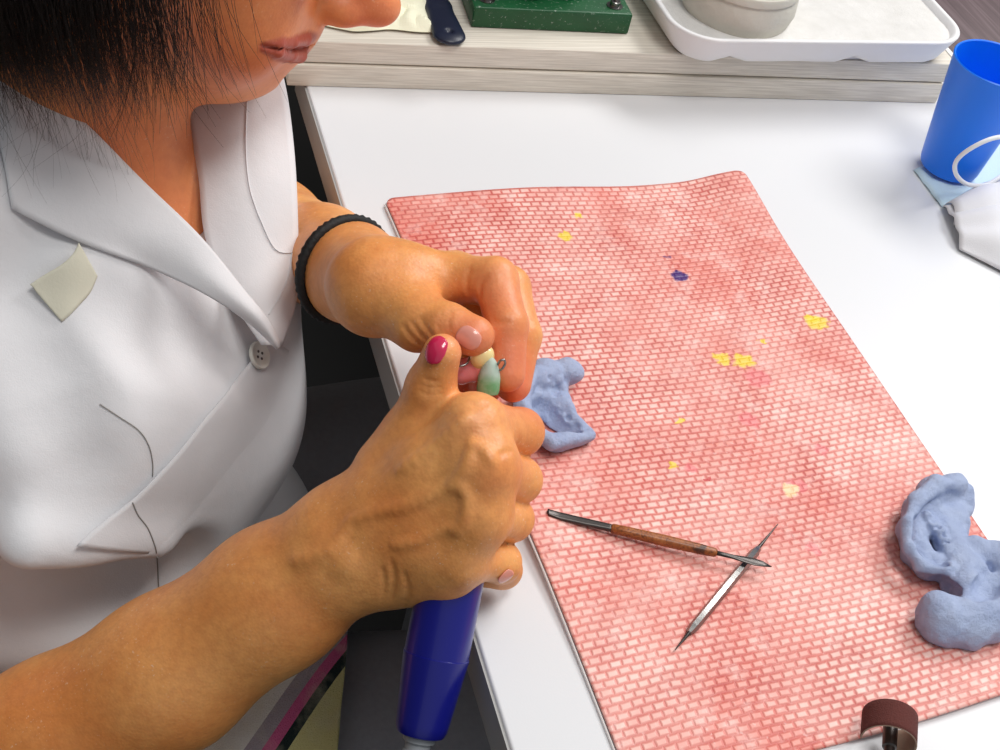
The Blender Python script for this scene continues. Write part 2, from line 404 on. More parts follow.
# two stacked boards, slightly turned
a0 = U(287, 86); a1 = U(936, 103.5); ang = math.atan2(a1[1] - a0[1], a1[0] - a0[0]); L = np.linalg.norm(a1 - a0)
lb = box('wooden_board', (a0[0], a0[1], 0), (a0[0] + L, a0[1] + .42, .0152), M['board'], bev=.0010, rot=ang, piv=a0)
tag(lb, 'whitewashed wood-grain board lying directly on the white table, lower of the two', 'board', 'stacked whitewashed boards')
p0 = U(289.5, 62.5, .0162); ub = box('wooden_board', (p0[0] + .001, p0[1] + .0008, .0162), (p0[0] + L + .003, p0[1] + .42, .031), M['board'], bev=.0010, rot=ang, piv=p0)
tag(ub, 'whitewashed wood-grain board on top, carrying the green device and foam tray', 'board', 'stacked whitewashed boards')
q0 = p0 + np.array([L + .0032, .0008, 0]); st = box('edge_strip', (q0[0], q0[1] + L * math.tan(ang) * 1.0, .0155), (q0[0] + .004, q0[1] + .41, .0315), M['tape'], ub, .0004)

# mat -------------------------------------------------------------------------------------------------
TL, TR, BL, BR = U(382, 202), U(738, 182), U(638, 803), U(1076, 676)
NX, NY = 150, 230
def bumpg(u, v, cu, cv, su, sv): return math.exp(-((u - cu) / su) ** 2 - ((v - cv) / sv) ** 2)
def mat_h(u, v):
    h = .0012 + .0006 * math.sin(7 * u + 3 * v) + .0005 * math.sin(11 * v - 5 * u + 1)
    h += .006 * bumpg(u, v, 1.02, -.02, .16, .14) + .0025 * bumpg(u, v, 1.0, .35, .10, .22)
    h += .0035 * bumpg(u, v, .45, -.02, .22, .06) + .003 * bumpg(u, v, .0, .62, .10, .14)
    h -= .0008 * bumpg(u, v, .84, .05, .06, .2)
    return max(h, .0008)
vs, fs, uvs = [], [], []
for j in range(NY + 1):
    v = j / NY
    for i in range(NX + 1):
        u = i / NX
        # rounded corners
        P = (TL * (1 - u) + TR * u) * (1 - v) + (BL * (1 - u) + BR * u) * v
        cx, cy = .23 * min(u, 1 - u), .37 * min(v, 1 - v); R_ = .006
        if cx < R_ and cy < R_:
            dx, dy = R_ - cx, R_ - cy; d = math.hypot(dx, dy); mx = max(dx, dy)
            if d > 1e-9:
                k = mx / d; sx = 1 if u < .5 else -1; sy = 1 if v < .5 else -1
                eu = nrm(TR - TL) * sx; ev = nrm(BL - TL) * sy
                P = P + eu * (dx - dx * k) + ev * (dy - dy * k)
        wx = .0012 * math.sin(9 * v + 1); P = P + np.array([wx, .001 * math.sin(8 * u), 0])
        q = P.copy(); q[2] = mat_h(u, v); vs.append(q); uvs.append((u * .235, -v * .37 if False else P[1]))
        uvs[-1] = (P[0], P[1])
for j in range(NY):
    for i in range(NX):
        a = j * (NX + 1) + i; fs.append((a, a + NX + 1, a + NX + 2, a + 1))
matob = mesh('woven_mat', vs, fs, M['mat']); tag(matob, 'red and white woven plastic work mat stained with yellow and purple on the white table', 'mat')
me = matob.data; uvl = me.uv_layers.new(name='UVMap'); uvw = me.uv_layers.new(name='weave')
for lp in me.loops:
    uvl.data[lp.index].uv = uvs[lp.vertex_index]; i_ = lp.vertex_index; uvw.data[lp.index].uv = ((i_ % (NX + 1)) / NX * .236, -(i_ // (NX + 1)) / NY * .372)
solid(matob, .0008, 1)
# clear selvedge along the left and top edge
bp = [vs[j * (NX + 1)] + np.array([-.0009, 0, -.0002]) for j in range(3, NY + 1, 3)]
tube('border', bp, .0006, M['mat_edge'], matob, 6)

# lights, world, camera --------------------------------------------------------------------------------
def area(name, loc, target, sx, sy, power, colr=(1, 1, 1)):
    l = bpy.data.lights.new(name, 'AREA'); l.shape = 'RECTANGLE'; l.size = sx; l.size_y = sy; l.energy = power; l.color = colr
    o = bpy.data.objects.new(name, l); COL.objects.link(o); o.location = loc
    o.rotation_euler = (Vector(target) - Vector(loc)).to_track_quat('-Z', 'Y').to_euler(); return o
area('ceiling_light', (1.35, 1.05, 1.5), (.1, .42, 0), 1.1, .6, 27, (1, .985, .965))
area('ceiling_light', (.30, .0, 1.8), (-.05, .4, 0), .8, .45, 16.5, (1, .97, .93))
w = bpy.data.worlds.new('room'); sc.world = w; w.use_nodes = True
w.node_tree.nodes['Background'].inputs[0].default_value = (.93, .96, 1, 1); w.node_tree.nodes['Background'].inputs[1].default_value = .37
cam = bpy.data.cameras.new('camera'); cam.sensor_width = 36; cam.lens = F / 1000 * 36; cam.clip_start = .02
co = bpy.data.objects.new('camera', cam); COL.objects.link(co)
mw = np.eye(4); mw[:3, 0] = RIGHT; mw[:3, 1] = -DOWN; mw[:3, 2] = -VIEW; mw[:3, 3] = CAM; co.matrix_world = Matrix(mw.tolist()); sc.camera = co
sc.view_settings.view_transform = 'Standard'; sc.view_settings.look = 'None'; sc.view_settings.gamma = 1; sc.view_settings.use_curve_mapping = False; sc.view_settings.exposure = 0.0
# ------------------------------------------------------------ the person
# head frame from facial landmarks
HF = nrm([.936, -.177, -.304]); HL = nrm(np.array([.244, .949, .198]) - HF * HF.dot([.244, .949, .198])); HU = np.cross(HF, HL); HT = np.array([-.121, .568, .192])
def H(x, y, z): return HT + HF * x + HL * y + HU * z
HA = np.array([HF, HL, HU])
SK = 1.0
def finger(pts, rs, k=.004):
    return Grp(k, [Cap(pts[i], pts[i + 1], rs[i], rs[i + 1]) for i in range(len(pts) - 1)])
# right arm + hand (pixel x, pixel y, distance), distances and radii scaled down about the camera
rA = [V(-240, 690, .57), V(-85, 806, .608), V(58, 738, .5966), V(170, 673, .58235), V(275, 598, .56715), V(348, 546, .55385)]
rR = [.0418, .03657, .03439, .03268, .02897, .02489]
armR = Grp(.0114, [Cap(rA[i], rA[i + 1], rR[i], rR[i + 1], (VIEW, 1.0 + .0665 * i)) for i in range(5)])
RM = dict(i=V(474, 425, .5244), m=V(484, 467, .51965), r=V(478, 514, .52345), l=V(459, 556, .532))
palmR = Grp(.01045, [
    Cap(V(352, 538, .55385), V(392, 508, .5453), .02232, .01615, (VIEW, 1.25)), Cap(V(352, 552, .55385), V(395, 545, .5472), .02232, .0171, (VIEW, 1.25)),
    Cap(V(385, 500, .5434), RM['i'], .01282, .01064), Cap(V(385, 515, .5415), RM['m'], .01282, .01064), Cap(V(385, 535, .5434), RM['r'], .01282, .01026), Cap(V(382, 556, .5472), RM['l'], .01378, .01026),
    Cap(V(374, 502, .5529), V(412, 436, .55005), .0152, .0114), Cap(V(400, 470, .55575), V(455, 440, .5434), .0114, .0095), Cap(V(418, 440, .5491), V(466, 420, .5377), .01092, .0095),
    Cap(V(474, 428, .52725), V(484, 467, .5225), .01026, .01026), Cap(V(484, 467, .5225), V(478, 514, .5263), .01026, .00988), Cap(V(478, 514, .5263), V(459, 556, .5339), .00988, .0095),
    Cap(V(430, 470, .53485), V(425, 535, .53675), .01282, .01282),
    Cap(V(400, 575, .5548), V(445, 575, .5434), .0133, .0114)])
fR = [finger([RM['i'], V(520, 432, .551), V(503, 428, .57285), V(488, 416, .5814)], [.01064, .00931, .00817, .00741]),
      finger([RM['m'], V(518, 480, .551), V(495, 478, .5738), V(472, 468, .5776)], [.01064, .00931, .00817, .00741]),
      finger([RM['r'], V(511, 519, .55385), V(490, 515, .5757), V(468, 508, .5776)], [.01007, .00883, .00779, .00712]),
      finger([RM['l'], V(500, 562, .5540), V(503, 570, .5680), V(486, 572, .5660)], [.00988, .00817, .00741, .00646])]
thR = finger([V(391, 468, .551), V(415, 430, .5453), V(431, 386, .5358), V(442, 353, .52582)], [.01425, .0114, .00959, .0076], .0038)
# tendons, veins, knuckles of the right hand
vein = lambda pts, r: Grp(.00143, [Cap(V(*pts[i]), V(*pts[i + 1]), r, r) for i in range(len(pts) - 1)])
detR = [vein([(372, 512, .53247), (400, 505, .52772), (430, 492, .52107), (455, 486, .51775), (470, 492, .51632)], .0019),
        vein([(455, 486, .51775), (462, 470, .51727), (470, 455, .51585)], .00143), vein([(455, 486, .51775), (461, 503, .5168), (462, 520, .51632)], .00143),
        Cap(V(430, 465, .5282), V(471, 425, .51775), .0038, .00475), Ell(V(475, 427, .51965), .0057), Ell(V(487, 464, .51347), .0057), Ell(V(481, 512, .51727), .00551), Ell(V(462, 552, .52487), .00522),
        Ell(V(350, 556, .53817), .00808)]
handR = Grp(.00427, [palmR, Grp(.00114, fR), ]); handR = Grp(.0038, [handR, thR]); handR = Grp(.00332, [handR] + detR)
def trace(f, px, py, off=0.):
    """walks the camera ray to the surface of a distance function"""
    r_ = ray(px, py); ln_ = np.linalg.norm(r_); t_ = .44
    for _ in range(60):
        d_ = float(f((CAM + r_ * t_)[None])[0]); t_ += min(d_, .03) / ln_
        if abs(d_) < 1e-5: break
    return CAM + r_ * (t_ + off)
def onskin(f, pts, r, off):
    Q = [trace(f, x, y, off) for x, y in resample2(pts)]; n_ = len(Q) - 1
    return Grp(.0006, [Cap(Q[i], Q[i + 1], r * (.35 + .65 * math.sin(math.pi * (i + .01) / n_) ** .5), r * (.35 + .65 * math.sin(math.pi * min(.99, (i + 1) / n_)) ** .5)) for i in range(n_)])
def resample2(pts): return [tuple(q[:2]) for q in catmull([(x, y, 0.) for x, y in pts], 3)]
armhand = Grp(.010, [armR, handR])
veins = [onskin(armhand, p_, r, .0006) for p_, r in (([(352, 520), (380, 511), (405, 506), (430, 496), (452, 486), (462, 487)], .0019), ([(452, 486), (462, 474), (470, 458), (472, 444)], .0017), ([(462, 487), (468, 500), (466, 518), (458, 530)], .0017),
    ([(400, 470), (425, 455), (448, 436), (466, 418)], .0022), ([(395, 545), (420, 540), (445, 528), (458, 530)], .0014), ([(474, 444), (486, 452), (492, 462)], .0014), ([(300, 560), (330, 548), (352, 520)], .0012))]
handR = Grp(.0032, [handR] + veins)
grooves = [onskin(armhand, p_, r, -.0002) for p_, r in (([(391, 560), (394, 580), (390, 602)], .0009), ([(382, 568), (384, 586), (381, 604)], .0008), ([(404, 572), (408, 590), (405, 606)], .0008), ([(470, 402), (478, 405), (487, 404)], .0006), ([(500, 455), (507, 452), (513, 451)], .0008),
    ([(421, 385), (430, 389), (442, 388)], .0007), ([(419, 391), (429, 395), (441, 394)], .0006), ([(424, 379), (432, 382), (441, 382)], .0006))]
handR = Sub(.0014, handR, Grp(.0004, grooves))
# left arm + hand; hand scaled down about the camera, fading out along the forearm
lA = [V(190, 190, .850), V(268, 234, .765), V(323, 256, .688), V(353, 273, .632), V(378, 287, .577)]
lR = [.038, .031, .0240, .0214, .0190]
armL = Grp(.012, [Cap(lA[i], lA[i + 1], lR[i], lR[i + 1]) for i in range(4)])
LM = dict(i=V(452, 279, .57312), m=V(455, 277, .5904), r=V(448, 287, .60672), l=V(438, 300, .6192))
palmL = Grp(.0096, [Cap(V(372, 285, .57024), V(402, 283, .57024), .01872, .01584), Cap(V(385, 280, .56832), LM['i'], .0144, .01075), Cap(V(385, 280, .5808), LM['m'], .01296, .01056),
    Cap(V(385, 290, .58752), LM['r'], .01296, .01008), Cap(V(385, 300, .5904), LM['l'], .01344, .01008), Cap(V(378, 294, .56448), V(416, 318, .55392), .01584, .012)])
fL = [finger([LM['i'], V(495, 280, .5616), V(507, 325, .55104), V(507, 374, .54912)], [.01075, .00941, .00845, .00749], .00288),
      finger([LM['m'], V(508, 288, .57888), V(521, 336, .56832), V(513, 384, .56256)], [.01075, .00941, .00845, .00768], .00288),
      finger([LM['r'], V(500, 318, .59712), V(505, 358, .58752), V(486, 386, .57408)], [.01018, .00883, .00787, .00749], .00288),
      finger([LM['l'], V(470, 340, .61248), V(475, 368, .59712), V(462, 384, .57984)], [.0096, .00845, .00749, .0071], .00288)]
thL = finger([V(398, 302, .56064), V(420, 321, .55104), V(447, 327, .54336), V(474, 336, .53856)], [.01459, .01229, .00941, .00826], .00384)
handL = Grp(.004, [palmL, Grp(.001, fL)]); handL = Grp(.003, [handL, thL])
grL = [onskin(handL, p_, r, -.0002) for p_, r in (([(403, 326), (410, 336), (420, 345)], .0009), ([(411, 322), (418, 333), (428, 342)], .0008), ([(420, 318), (427, 330), (436, 340)], .0006), ([(446, 312), (443, 325), (447, 338)], .0007), ([(451, 311), (448, 325), (452, 338)], .0006), ([(441, 313), (438, 326), (442, 338)], .0006),
    ([(470, 268), (466, 280), (467, 293)], .0009), ([(492, 320), (500, 323), (508, 321)], .0007), ([(486, 275), (480, 285), (480, 297)], .0008))]
handL = Sub(.0014, handL, Grp(.0004, grL))
# head
mc = -.038
head = Grp(.021, [Ell(H(-.012, 0, .045), (.098, .074, .088), HA), Ell(H(.030, 0, .0), (.066, .062, .080), HA), Ell(H(.045, 0, -.038), (.050, .048, .048), HA),
    Cap(H(.005, -.047, -.036), H(.070, -.016, -.0615), .0125, .013), Cap(H(.005, .047, -.036), H(.070, .016, -.0615), .0125, .013), Ell(H(.085, 0, -.0620), (.0130, .016, .0115), HA),
    Ell(H(.062, -.034, -.018), (.024, .022, .026), HA), Ell(H(.062, .034, -.018), (.024, .022, .026), HA), Ell(H(.077, 0, -.042), (.020, .026, .024), HA), Ell(H(.090, 0, -.028), (.0130, .017, .013), HA),
    Cap(H(.080, 0, .032), H(.074, 0, .075), .02, .03), Cap(H(.078, -.026, .042), H(.078, .026, .042), .012, .012)])
nose = Grp(.007, [Cap(H(.092, 0, .026), H(.118, 0, -.003), .008, .0095), Ell(H(.1235, 0, -.007), (.0125, .0110, .0105), HA), Ell(H(.108, -.0105, -.011), (.0100, .0060, .0075), HA), Ell(H(.108, .0105, -.011), (.0100, .0060, .0075), HA), Cap(H(.098, 0, -.012), H(.114, 0, -.012), .0095, .0085)])
sock = Grp(.004, [Ell(H(.104, -.032, .022), (.014, .018, .012), HA), Ell(H(.104, .032, .022), (.014, .018, .012), HA)])
CR = (.087, .025, mc + .007)
nostr = Grp(.001, [Ell(H(.118, -.0065, -.0190), (.0045, .0026, .0035), HA), Ell(H(.118, .0065, -.0190), (.0045, .0026, .0035), HA)])
mento = Cap(H(.107, -.012, -.0545), H(.107, .012, -.0545), .0058, .0058)
ear = lambda s: Sub(.002, Grp(.003, [Ell(H(-.006, .072 * s, .006), (.015, .006, .026), HA), Ell(H(.000, .071 * s, -.019), (.008, .0045, .010), HA)]), Ell(H(-.003, .079 * s, .006), (.008, .006, .014), HA))
face0 = Sub(.008, Sub(.01, Grp(.006, [head, nose]), sock), mento)
def loc(p): q = np.asarray(p) - HT; return np.array([q.dot(HF), q.dot(HL), q.dot(HU)])
def lipchain(px, rs, dep, mid, rm):
    L_ = [loc(trace(face0, x, y, dep)) for x, y in px]; out = []
    for s_ in (1, -1):
        Q = [H(q[0], q[1] * s_, q[2]) for q in L_] + [H(*mid)]; R_ = list(rs) + [rm]
        out += [Cap(Q[i], Q[i + 1], R_[i], R_[i + 1]) for i in range(len(Q) - 1)]
    return out
lips = Grp(.0018, lipchain([(264, 45), (279, 43.5), (293, 42), (305, 40)], (.0010, .0017, .0022, .0026), .0004, (.1030, 0, mc + .0055), .0034) + lipchain([(265, 48), (278, 52), (290, 54.5), (299, 55)], (.0010, .0023, .0031, .0034), .0004, (.1000, 0, mc - .0055), .0042))
lipline = Grp(.001, lipchain([(262, 46), (279, 47.5), (293, 48.5), (304, 47)], (.0009, .0009, .0008, .0008), -.0006, (.1085, 0, mc), .0010))
headf = Sub(.0012, Grp(.0025, [face0, lips, Ell(H(.083, -.031, .022), .0125), Ell(H(.083, .031, .022), .0125), ear(-1), ear(1)]), nostr); headf = Sub(.0010, headf, lipline)
# neck and trunk
neck = Grp(.02, [Cap(H(-.035, 0, -.02), V(62, 185, .672), .052, .050), Cap(H(.02, 0, -.045), V(110, 190, .655), .032, .034), Cap(V(80, 170, .66), V(150, 260, .690), .045, .055)])
TB = [((185, 165, .728), .055), ((150, 262, .712), .078), ((148, 402, .703), .0815), ((55, 520, .715), .092), ((0, 625, .805), .095), ((55, 410, .662), .086), ((60, 280, .655), .07), ((-60, 170, .64), .068),
      ((-85, 425, .700), .095), ((-60, 720, .90), .13), ((70, 120, .74), .07)]
trunk = Grp(.02, [Ell(V(*p), r - (.016 if p[1] < 300 else .036)) for p, r in TB])
sleeveR = [(-90, 190, .60), (-175, 420, .60), (-215, 600, .61)]
uarmR = Grp(.02, [Cap(V(*sleeveR[i]), V(*sleeveR[i + 1]), .046, .044) for i in range(2)])
uarmL = Grp(.02, [Cap(V(120, 70, .86), lA[0], .045, .04)])
hipR, hipL = np.array([-.24, .40, -.245]), np.array([-.22, .56, -.245])
legs = Grp(.02, [Cap(hipR, (.16, .37, -.235), .082, .062), Cap(hipL, (.15, .60, -.235), .082, .062), Cap((.16, .37, -.235), (.14, .37, -.62), .055, .04), Cap((.15, .60, -.235), (.14, .61, -.62), .055, .04), Ell((-.23, .48, -.22), (.12, .15, .1))])
rightside = Grp(.010, [armR, handR, uarmR]); leftside = Grp(.010, [armL, handL, uarmL])
body = Grp(.0006, [rightside, leftside, Grp(.012, [headf, neck, trunk])])
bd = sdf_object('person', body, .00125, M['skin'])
tag(bd, 'person in a white work coat with dark hair, grinding a small denture with both hands', 'person')
# blood redness at finger tips, knuckles; face and neck tint stands in for shade
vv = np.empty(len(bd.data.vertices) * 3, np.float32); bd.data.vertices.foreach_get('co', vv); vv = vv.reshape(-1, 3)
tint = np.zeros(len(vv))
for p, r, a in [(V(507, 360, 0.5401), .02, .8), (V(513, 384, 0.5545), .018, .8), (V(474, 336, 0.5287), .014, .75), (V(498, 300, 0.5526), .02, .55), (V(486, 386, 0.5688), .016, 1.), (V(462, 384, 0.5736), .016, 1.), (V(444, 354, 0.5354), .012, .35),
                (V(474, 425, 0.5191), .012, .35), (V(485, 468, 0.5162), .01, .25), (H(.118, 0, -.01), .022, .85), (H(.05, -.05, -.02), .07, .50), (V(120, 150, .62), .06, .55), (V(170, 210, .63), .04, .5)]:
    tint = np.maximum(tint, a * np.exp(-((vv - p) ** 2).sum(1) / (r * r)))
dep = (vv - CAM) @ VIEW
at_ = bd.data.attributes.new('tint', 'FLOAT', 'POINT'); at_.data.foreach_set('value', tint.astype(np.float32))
# lips as a second material on the face
md = lips(vv.astype(float)); 
pm = np.empty(len(bd.data.polygons) * 4, np.int32); bd.data.polygons.foreach_get('vertices', pm); pm = pm.reshape(-1, 4)
bd.data.attributes.new('lip', 'FLOAT', 'POINT').data.foreach_set('value', np.clip((.0022 - md) / .0013, 0, 1).astype(np.float32))

BV = BVHTree.FromPolygons([tuple(map(float, p)) for p in vv], [tuple(map(int, q)) for q in pm])
def hit(bvh, px, py):
    r = nrm(ray(px, py)); h_ = bvh.ray_cast(Vector(CAM), Vector(r)); 
    return None if h_[0] is None else (np.array(h_[0]), np.array(h_[1]))
def nail(name, px, py, axis_px, L, W, mat, off=.0004, curve=.35):
    """a curved plate laid on the finger where the photo shows it; axis_px = direction to the free edge"""
    h_ = hit(BV, px, py); p, n = h_; a = RIGHT * axis_px[0] + DOWN * axis_px[1]; a = nrm(a - n * a.dot(n)); b = np.cross(n, a)
    vs, fs = [], []; N = 12
    for i in range(N + 1):
        for j in range(N + 1):
            u, v = -1 + 2 * i / N, -1 + 2 * j / N
            x, y = u * math.sqrt(max(0, 1 - v * v * .45)), v * math.sqrt(max(0, 1 - u * u * .35))
            q = p + a * x * L + b * y * W; hq = BV.find_nearest(Vector(q)); s = np.array(hq[0]); nn = np.array(hq[1])
            vs.append(s + nn * (off + .0005 * (1 - y * y)))
    for i in range(N):
        for j in range(N): k = i * (N + 1) + j; fs.append((k, k + 1, k + N + 2, k + N + 1))
    o = mesh(name, vs, fs, mat, bd); solid(o, .0006, 0); return o
o = nail('fingernail', 435.5, 350, (.36, -.93), .0064, .0044, M['nail_red']); o['label'] = 'raspberry pink thumbnail of the near hand'
o = nail('fingernail', 469, 338, (.75, .55), .0052, .0046, M['nail']); o['label'] = 'bare thumbnail of the far hand'
try:
    o = nail('fingernail', 505, 576, (-.7, .6), .0035, .0030, M['nail'])
except Exception: pass
# ------------------------------------------------------------ clothing
def ball(px, py, d, r): return Ell(V(px, py, d), r)
coat_parts = [Ell(V(*p), r) for p, r in TB]
coatb = Grp(.032, coat_parts)
sleeve = Grp(.02, [Cap(V(*sleeveR[i]), V(*sleeveR[i + 1]), .060, .062) for i in range(2)])
sleeveLf = Cap(V(140, 70, .80), V(150, 150, .745), .06, .058)
skirt = Grp(.03, [ball(60, 770, .84, .11), ball(190, 545, .815, .078), ball(-80, 820, .86, .13)])
coatf = Grp(.018, [coatb, sleeve, sleeveLf, skirt])
folds = [Cap(V(30, 545, .592), V(150, 552, .628), .014, .012), Cap(V(-40, 300, .600), V(55, 440, .612), .030, .022)]
coatf = Grp(.020, [coatf] + folds)
opening = Grp(.006, [Cap(V(172, 140, .658), V(198, 220, .640), .030, .010), Cap(V(120, 60, .60), V(150, 140, .60), .046, .042), Cap(V(150, 140, .60), V(202, 226, .615), .042, .010), Cap(V(110, 60, .70), V(120, 130, .70), .062, .060)])
coatf = Sub(.003, coatf, opening)
def vale(P, r, dep, k):
    global coatf
    Q = [trace(coatf, x, y, -(r - dep) / 1.) for x, y in P]; coatf = Sub(k, coatf, Grp(.004, [Cap(Q[i], Q[i + 1], r, r) for i in range(len(Q) - 1)]))
vale([(22, 300), (48, 365), (66, 420), (82, 470)], .024, .007, .016)
vale([(-60, 628), (30, 618), (110, 612), (160, 600)], .030, .016, .018)
vale([(120, 300), (165, 330), (225, 352)], .020, .0025, .012)
wv = wob(3, 38, .0016, 6); wv2 = wob(5, 95, .0005, 6)
coatf = Disp(coatf, lambda P: wv(P) + wv2(P))
coat = sdf_object('work_coat', coatf, .0025, M['cotton'], bd, ref=False)
n_ = len(coat.data.vertices); cv = np.empty(n_ * 3, np.float32); coat.data.vertices.foreach_get('co', cv); cv = cv.reshape(-1, 3)
cq = np.empty(len(coat.data.polygons) * 4, np.int32); coat.data.polygons.foreach_get('vertices', cq); cq = cq.reshape(-1, 4)
BC = BVHTree.FromPolygons([tuple(map(float, p)) for p in cv], [tuple(map(int, q)) for q in cq])
def surf(px, py, off=0., bv=None):
    h_ = hit(bv or BC, px, py)
    if h_ is None: return None
    p, n = h_
    if n.dot(VIEW) > 0: n = -n
    return p + n * off
def resample(P, n):
    P = [np.asarray(p, float) for p in P]; C_ = catmull(P, 12); D = np.cumsum([0] + [np.linalg.norm(C_[i + 1] - C_[i]) for i in range(len(C_) - 1)])
    out = []
    for t in np.linspace(0, D[-1], n):
        i = min(max(int(np.searchsorted(D, t)) - 1, 0), len(C_) - 2); f_ = (t - D[i]) / max(D[i + 1] - D[i], 1e-9); out.append(C_[i] * (1 - f_) + C_[i + 1] * f_)
    return out
def sheet(name, A, B, mat, parent, nu=50, nv=16, th=.0009, bulge=0., smooth_it=3):
    """cloth between two edge curves given as (px, py, distance); distance None = lay on the coat"""
    def fill(Q, lift):
        R_ = []
        for q in Q:
            if q[2] is None:
                p = surf(q[0], q[1], lift); d = (p - CAM).dot(VIEW) if p is not None else .62; q = (q[0], q[1], d)
            R_.append(q)
        return R_
    A_, B_ = resample(fill(A, .003), nu), resample(fill(B, .0035), nu); vs = []
    for i in range(nu):
        for j in range(nv):
            t = j / (nv - 1); q = A_[i] * (1 - t) + B_[i] * t
            d = q[2] - bulge * math.sin(math.pi * t)
            s_ = surf(q[0], q[1], .0022)
            if s_ is not None:
                ds = (s_ - CAM).dot(VIEW)
                if ds < d and d - ds < .03: d = ds
            vs.append([q[0], q[1], d])
    vs = np.array(vs).reshape(nu, nv, 3)
    for _ in range(smooth_it):
        w_ = vs.copy(); w_[1:-1, 1:-1, 2] = (vs[:-2, 1:-1, 2] + vs[2:, 1:-1, 2] + vs[1:-1, :-2, 2] + vs[1:-1, 2:, 2] + 2 * vs[1:-1, 1:-1, 2]) / 6
        w_[1:-1, 0, 2] = (vs[:-2, 0, 2] + vs[2:, 0, 2] + 2 * vs[1:-1, 0, 2]) / 4; w_[1:-1, -1, 2] = (vs[:-2, -1, 2] + vs[2:, -1, 2] + 2 * vs[1:-1, -1, 2]) / 4; vs = w_
    pts = [V(*q) for q in vs.reshape(-1, 3)]
    fs = [(i * nv + j, i * nv + j + 1, (i + 1) * nv + j + 1, (i + 1) * nv + j) for i in range(nu - 1) for j in range(nv - 1)]
    o = mesh(name, pts, fs, mat, parent); solid(o, th, 0); return o, pts, nv
# near lapel
A = [(-12, 52, .580), (42, 90, .590), (84, 122, .598), (143, 181, .605), (200, 236, .607), (244, 290, .608), (270, 322, .612), (280, 346, .618)]
B = [(-14, 100, None), (1, 150, None), (11, 204, None), (12.5, 208, None), (16, 211, None), (72, 239, None), (149, 268, None), (205, 294, .604), (248, 322, .610), (277, 349, .618)]
# far lapel first (it lies under the near one)
fa = [(184, 60, .668), (181, 90, .664), (190, 130, .658), (199, 180, .648), (206, 240, .640), (232, 300, .636), (262, 345, .634)]
fb = [(279, 58, .672), (288, 100, .668), (294, 150, .660), (297, 200, .655), (298, 260, .655), (296, 300, .650), (282, 345, .645)]
lf, _, _ = sheet('lapel', fa, fb, M['cotton'], coat, bulge=.006)
ln, lpts, lnv = sheet('lapel', A, B, M['cotton'], coat, bulge=.003)
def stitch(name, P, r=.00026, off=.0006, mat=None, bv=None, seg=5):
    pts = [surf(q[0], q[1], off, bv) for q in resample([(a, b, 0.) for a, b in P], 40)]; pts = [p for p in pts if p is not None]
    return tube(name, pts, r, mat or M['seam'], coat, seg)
def overlay(name, A, B, oa, ob, mat, nu=50, nv=14, th=.0008):
    A_, B_ = resample([(a, b, 0.) for a, b in A], nu), resample([(a, b, 0.) for a, b in B], nu); vs = []
    for i in range(nu):
        for j in range(nv):
            t = j / (nv - 1); q = A_[i] * (1 - t) + B_[i] * t; o_ = oa + (ob - oa) * t
            p = surf(q[0], q[1], o_); 
            if p is None: p = vs[-1] if vs else V(q[0], q[1], .6)
            vs.append(p)
    fs = [(i * nv + j, i * nv + j + 1, (i + 1) * nv + j + 1, (i + 1) * nv + j) for i in range(nu - 1) for j in range(nv - 1)]
    o = mesh(name, vs, fs, mat, coat); solid(o, th, 0); return o
plk = overlay('placket', [(262, 338), (240, 372), (222, 396), (200, 419), (175, 450), (152, 475), (130, 497), (103, 520), (74, 545)],
        [(292, 352), (282, 400), (268, 430), (245, 458), (220, 490), (200, 515), (180, 536), (158, 555)], .0034, -.0008, M['cotton'])
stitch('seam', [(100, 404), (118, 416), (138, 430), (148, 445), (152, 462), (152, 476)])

# tip seam of far lapel
BF = None
def bvh_of(o):
    me_ = o.data; return BVHTree.FromPolygons([tuple(v.co) for v in me_.vertices], [tuple(p.vertices) for p in me_.polygons])
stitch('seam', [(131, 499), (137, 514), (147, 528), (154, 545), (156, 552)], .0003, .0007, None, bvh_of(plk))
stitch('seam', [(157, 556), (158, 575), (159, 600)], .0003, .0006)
bvf = bvh_of(lf); bvn = bvh_of(ln)
stitch('seam', [(247, 100), (246, 150), (250, 190), (262, 225), (275, 250), (291, 253)], .0003, .0009, M['cotton'], bvf)
stitch('seam', [(291, 253), (288, 275), (280, 295), (268, 315)], .0003, .0009, M['cotton'], bvf)
# pocket corner
pk = overlay('pocket', [(31, 284), (46, 275), (62, 266), (73, 256), (78, 246)], [(62, 322), (70, 315), (80, 304), (90, 292), (97, 276)], .0040, .0003, M['pocket'], 30, 14, .0008)
pk['label'] = 'yellowed cloth pocket corner'
# buttons
def button(px, py, r=.0070, bv=None, dx=0):
    h_ = hit(bv or BC, px, py); p, n = h_
    if n.dot(VIEW) > 0: n = -n
    p = p + n * .0035
    b = lathe('button', p, n, [(0, .001), (0, r * .8), (.0006, r * .98), (.0016, r), (.0023, r * .94), (.0022, r * .78), (.0016, r * .68), (.0014, .0005)], M['button'], coat, 36)
    u_ = nrm(RIGHT - n * RIGHT.dot(n)); w_ = np.cross(n, u_)
    for a, c_ in ((1, 1), (-1, 1), (1, -1), (-1, -1)):
        q = p + n * .0015 + (u_ * a + w_ * c_) * r * .2; lathe_hole.append((q, n))
    return b
lathe_hole = []
bt = button(252, 357)
hv, hf = [], []
for q, n in lathe_hole:
    v_, f_ = tube_data([q - n * .0004, q + n * .0002], .0007, 8); o_ = len(hv); hv += v_; hf += [tuple(i + o_ for i in f) for f in f_]
mesh('thread', hv, hf, M['hole'], coat)
h_ = hit(bvf, 206, 183) or hit(bvf, 212, 183)
# trousers and apron/towel on the lap
tr = sdf_object('trousers', Disp(legs, wob(11, 60, .002)), .004, M['trouser'], bd, ref=False)
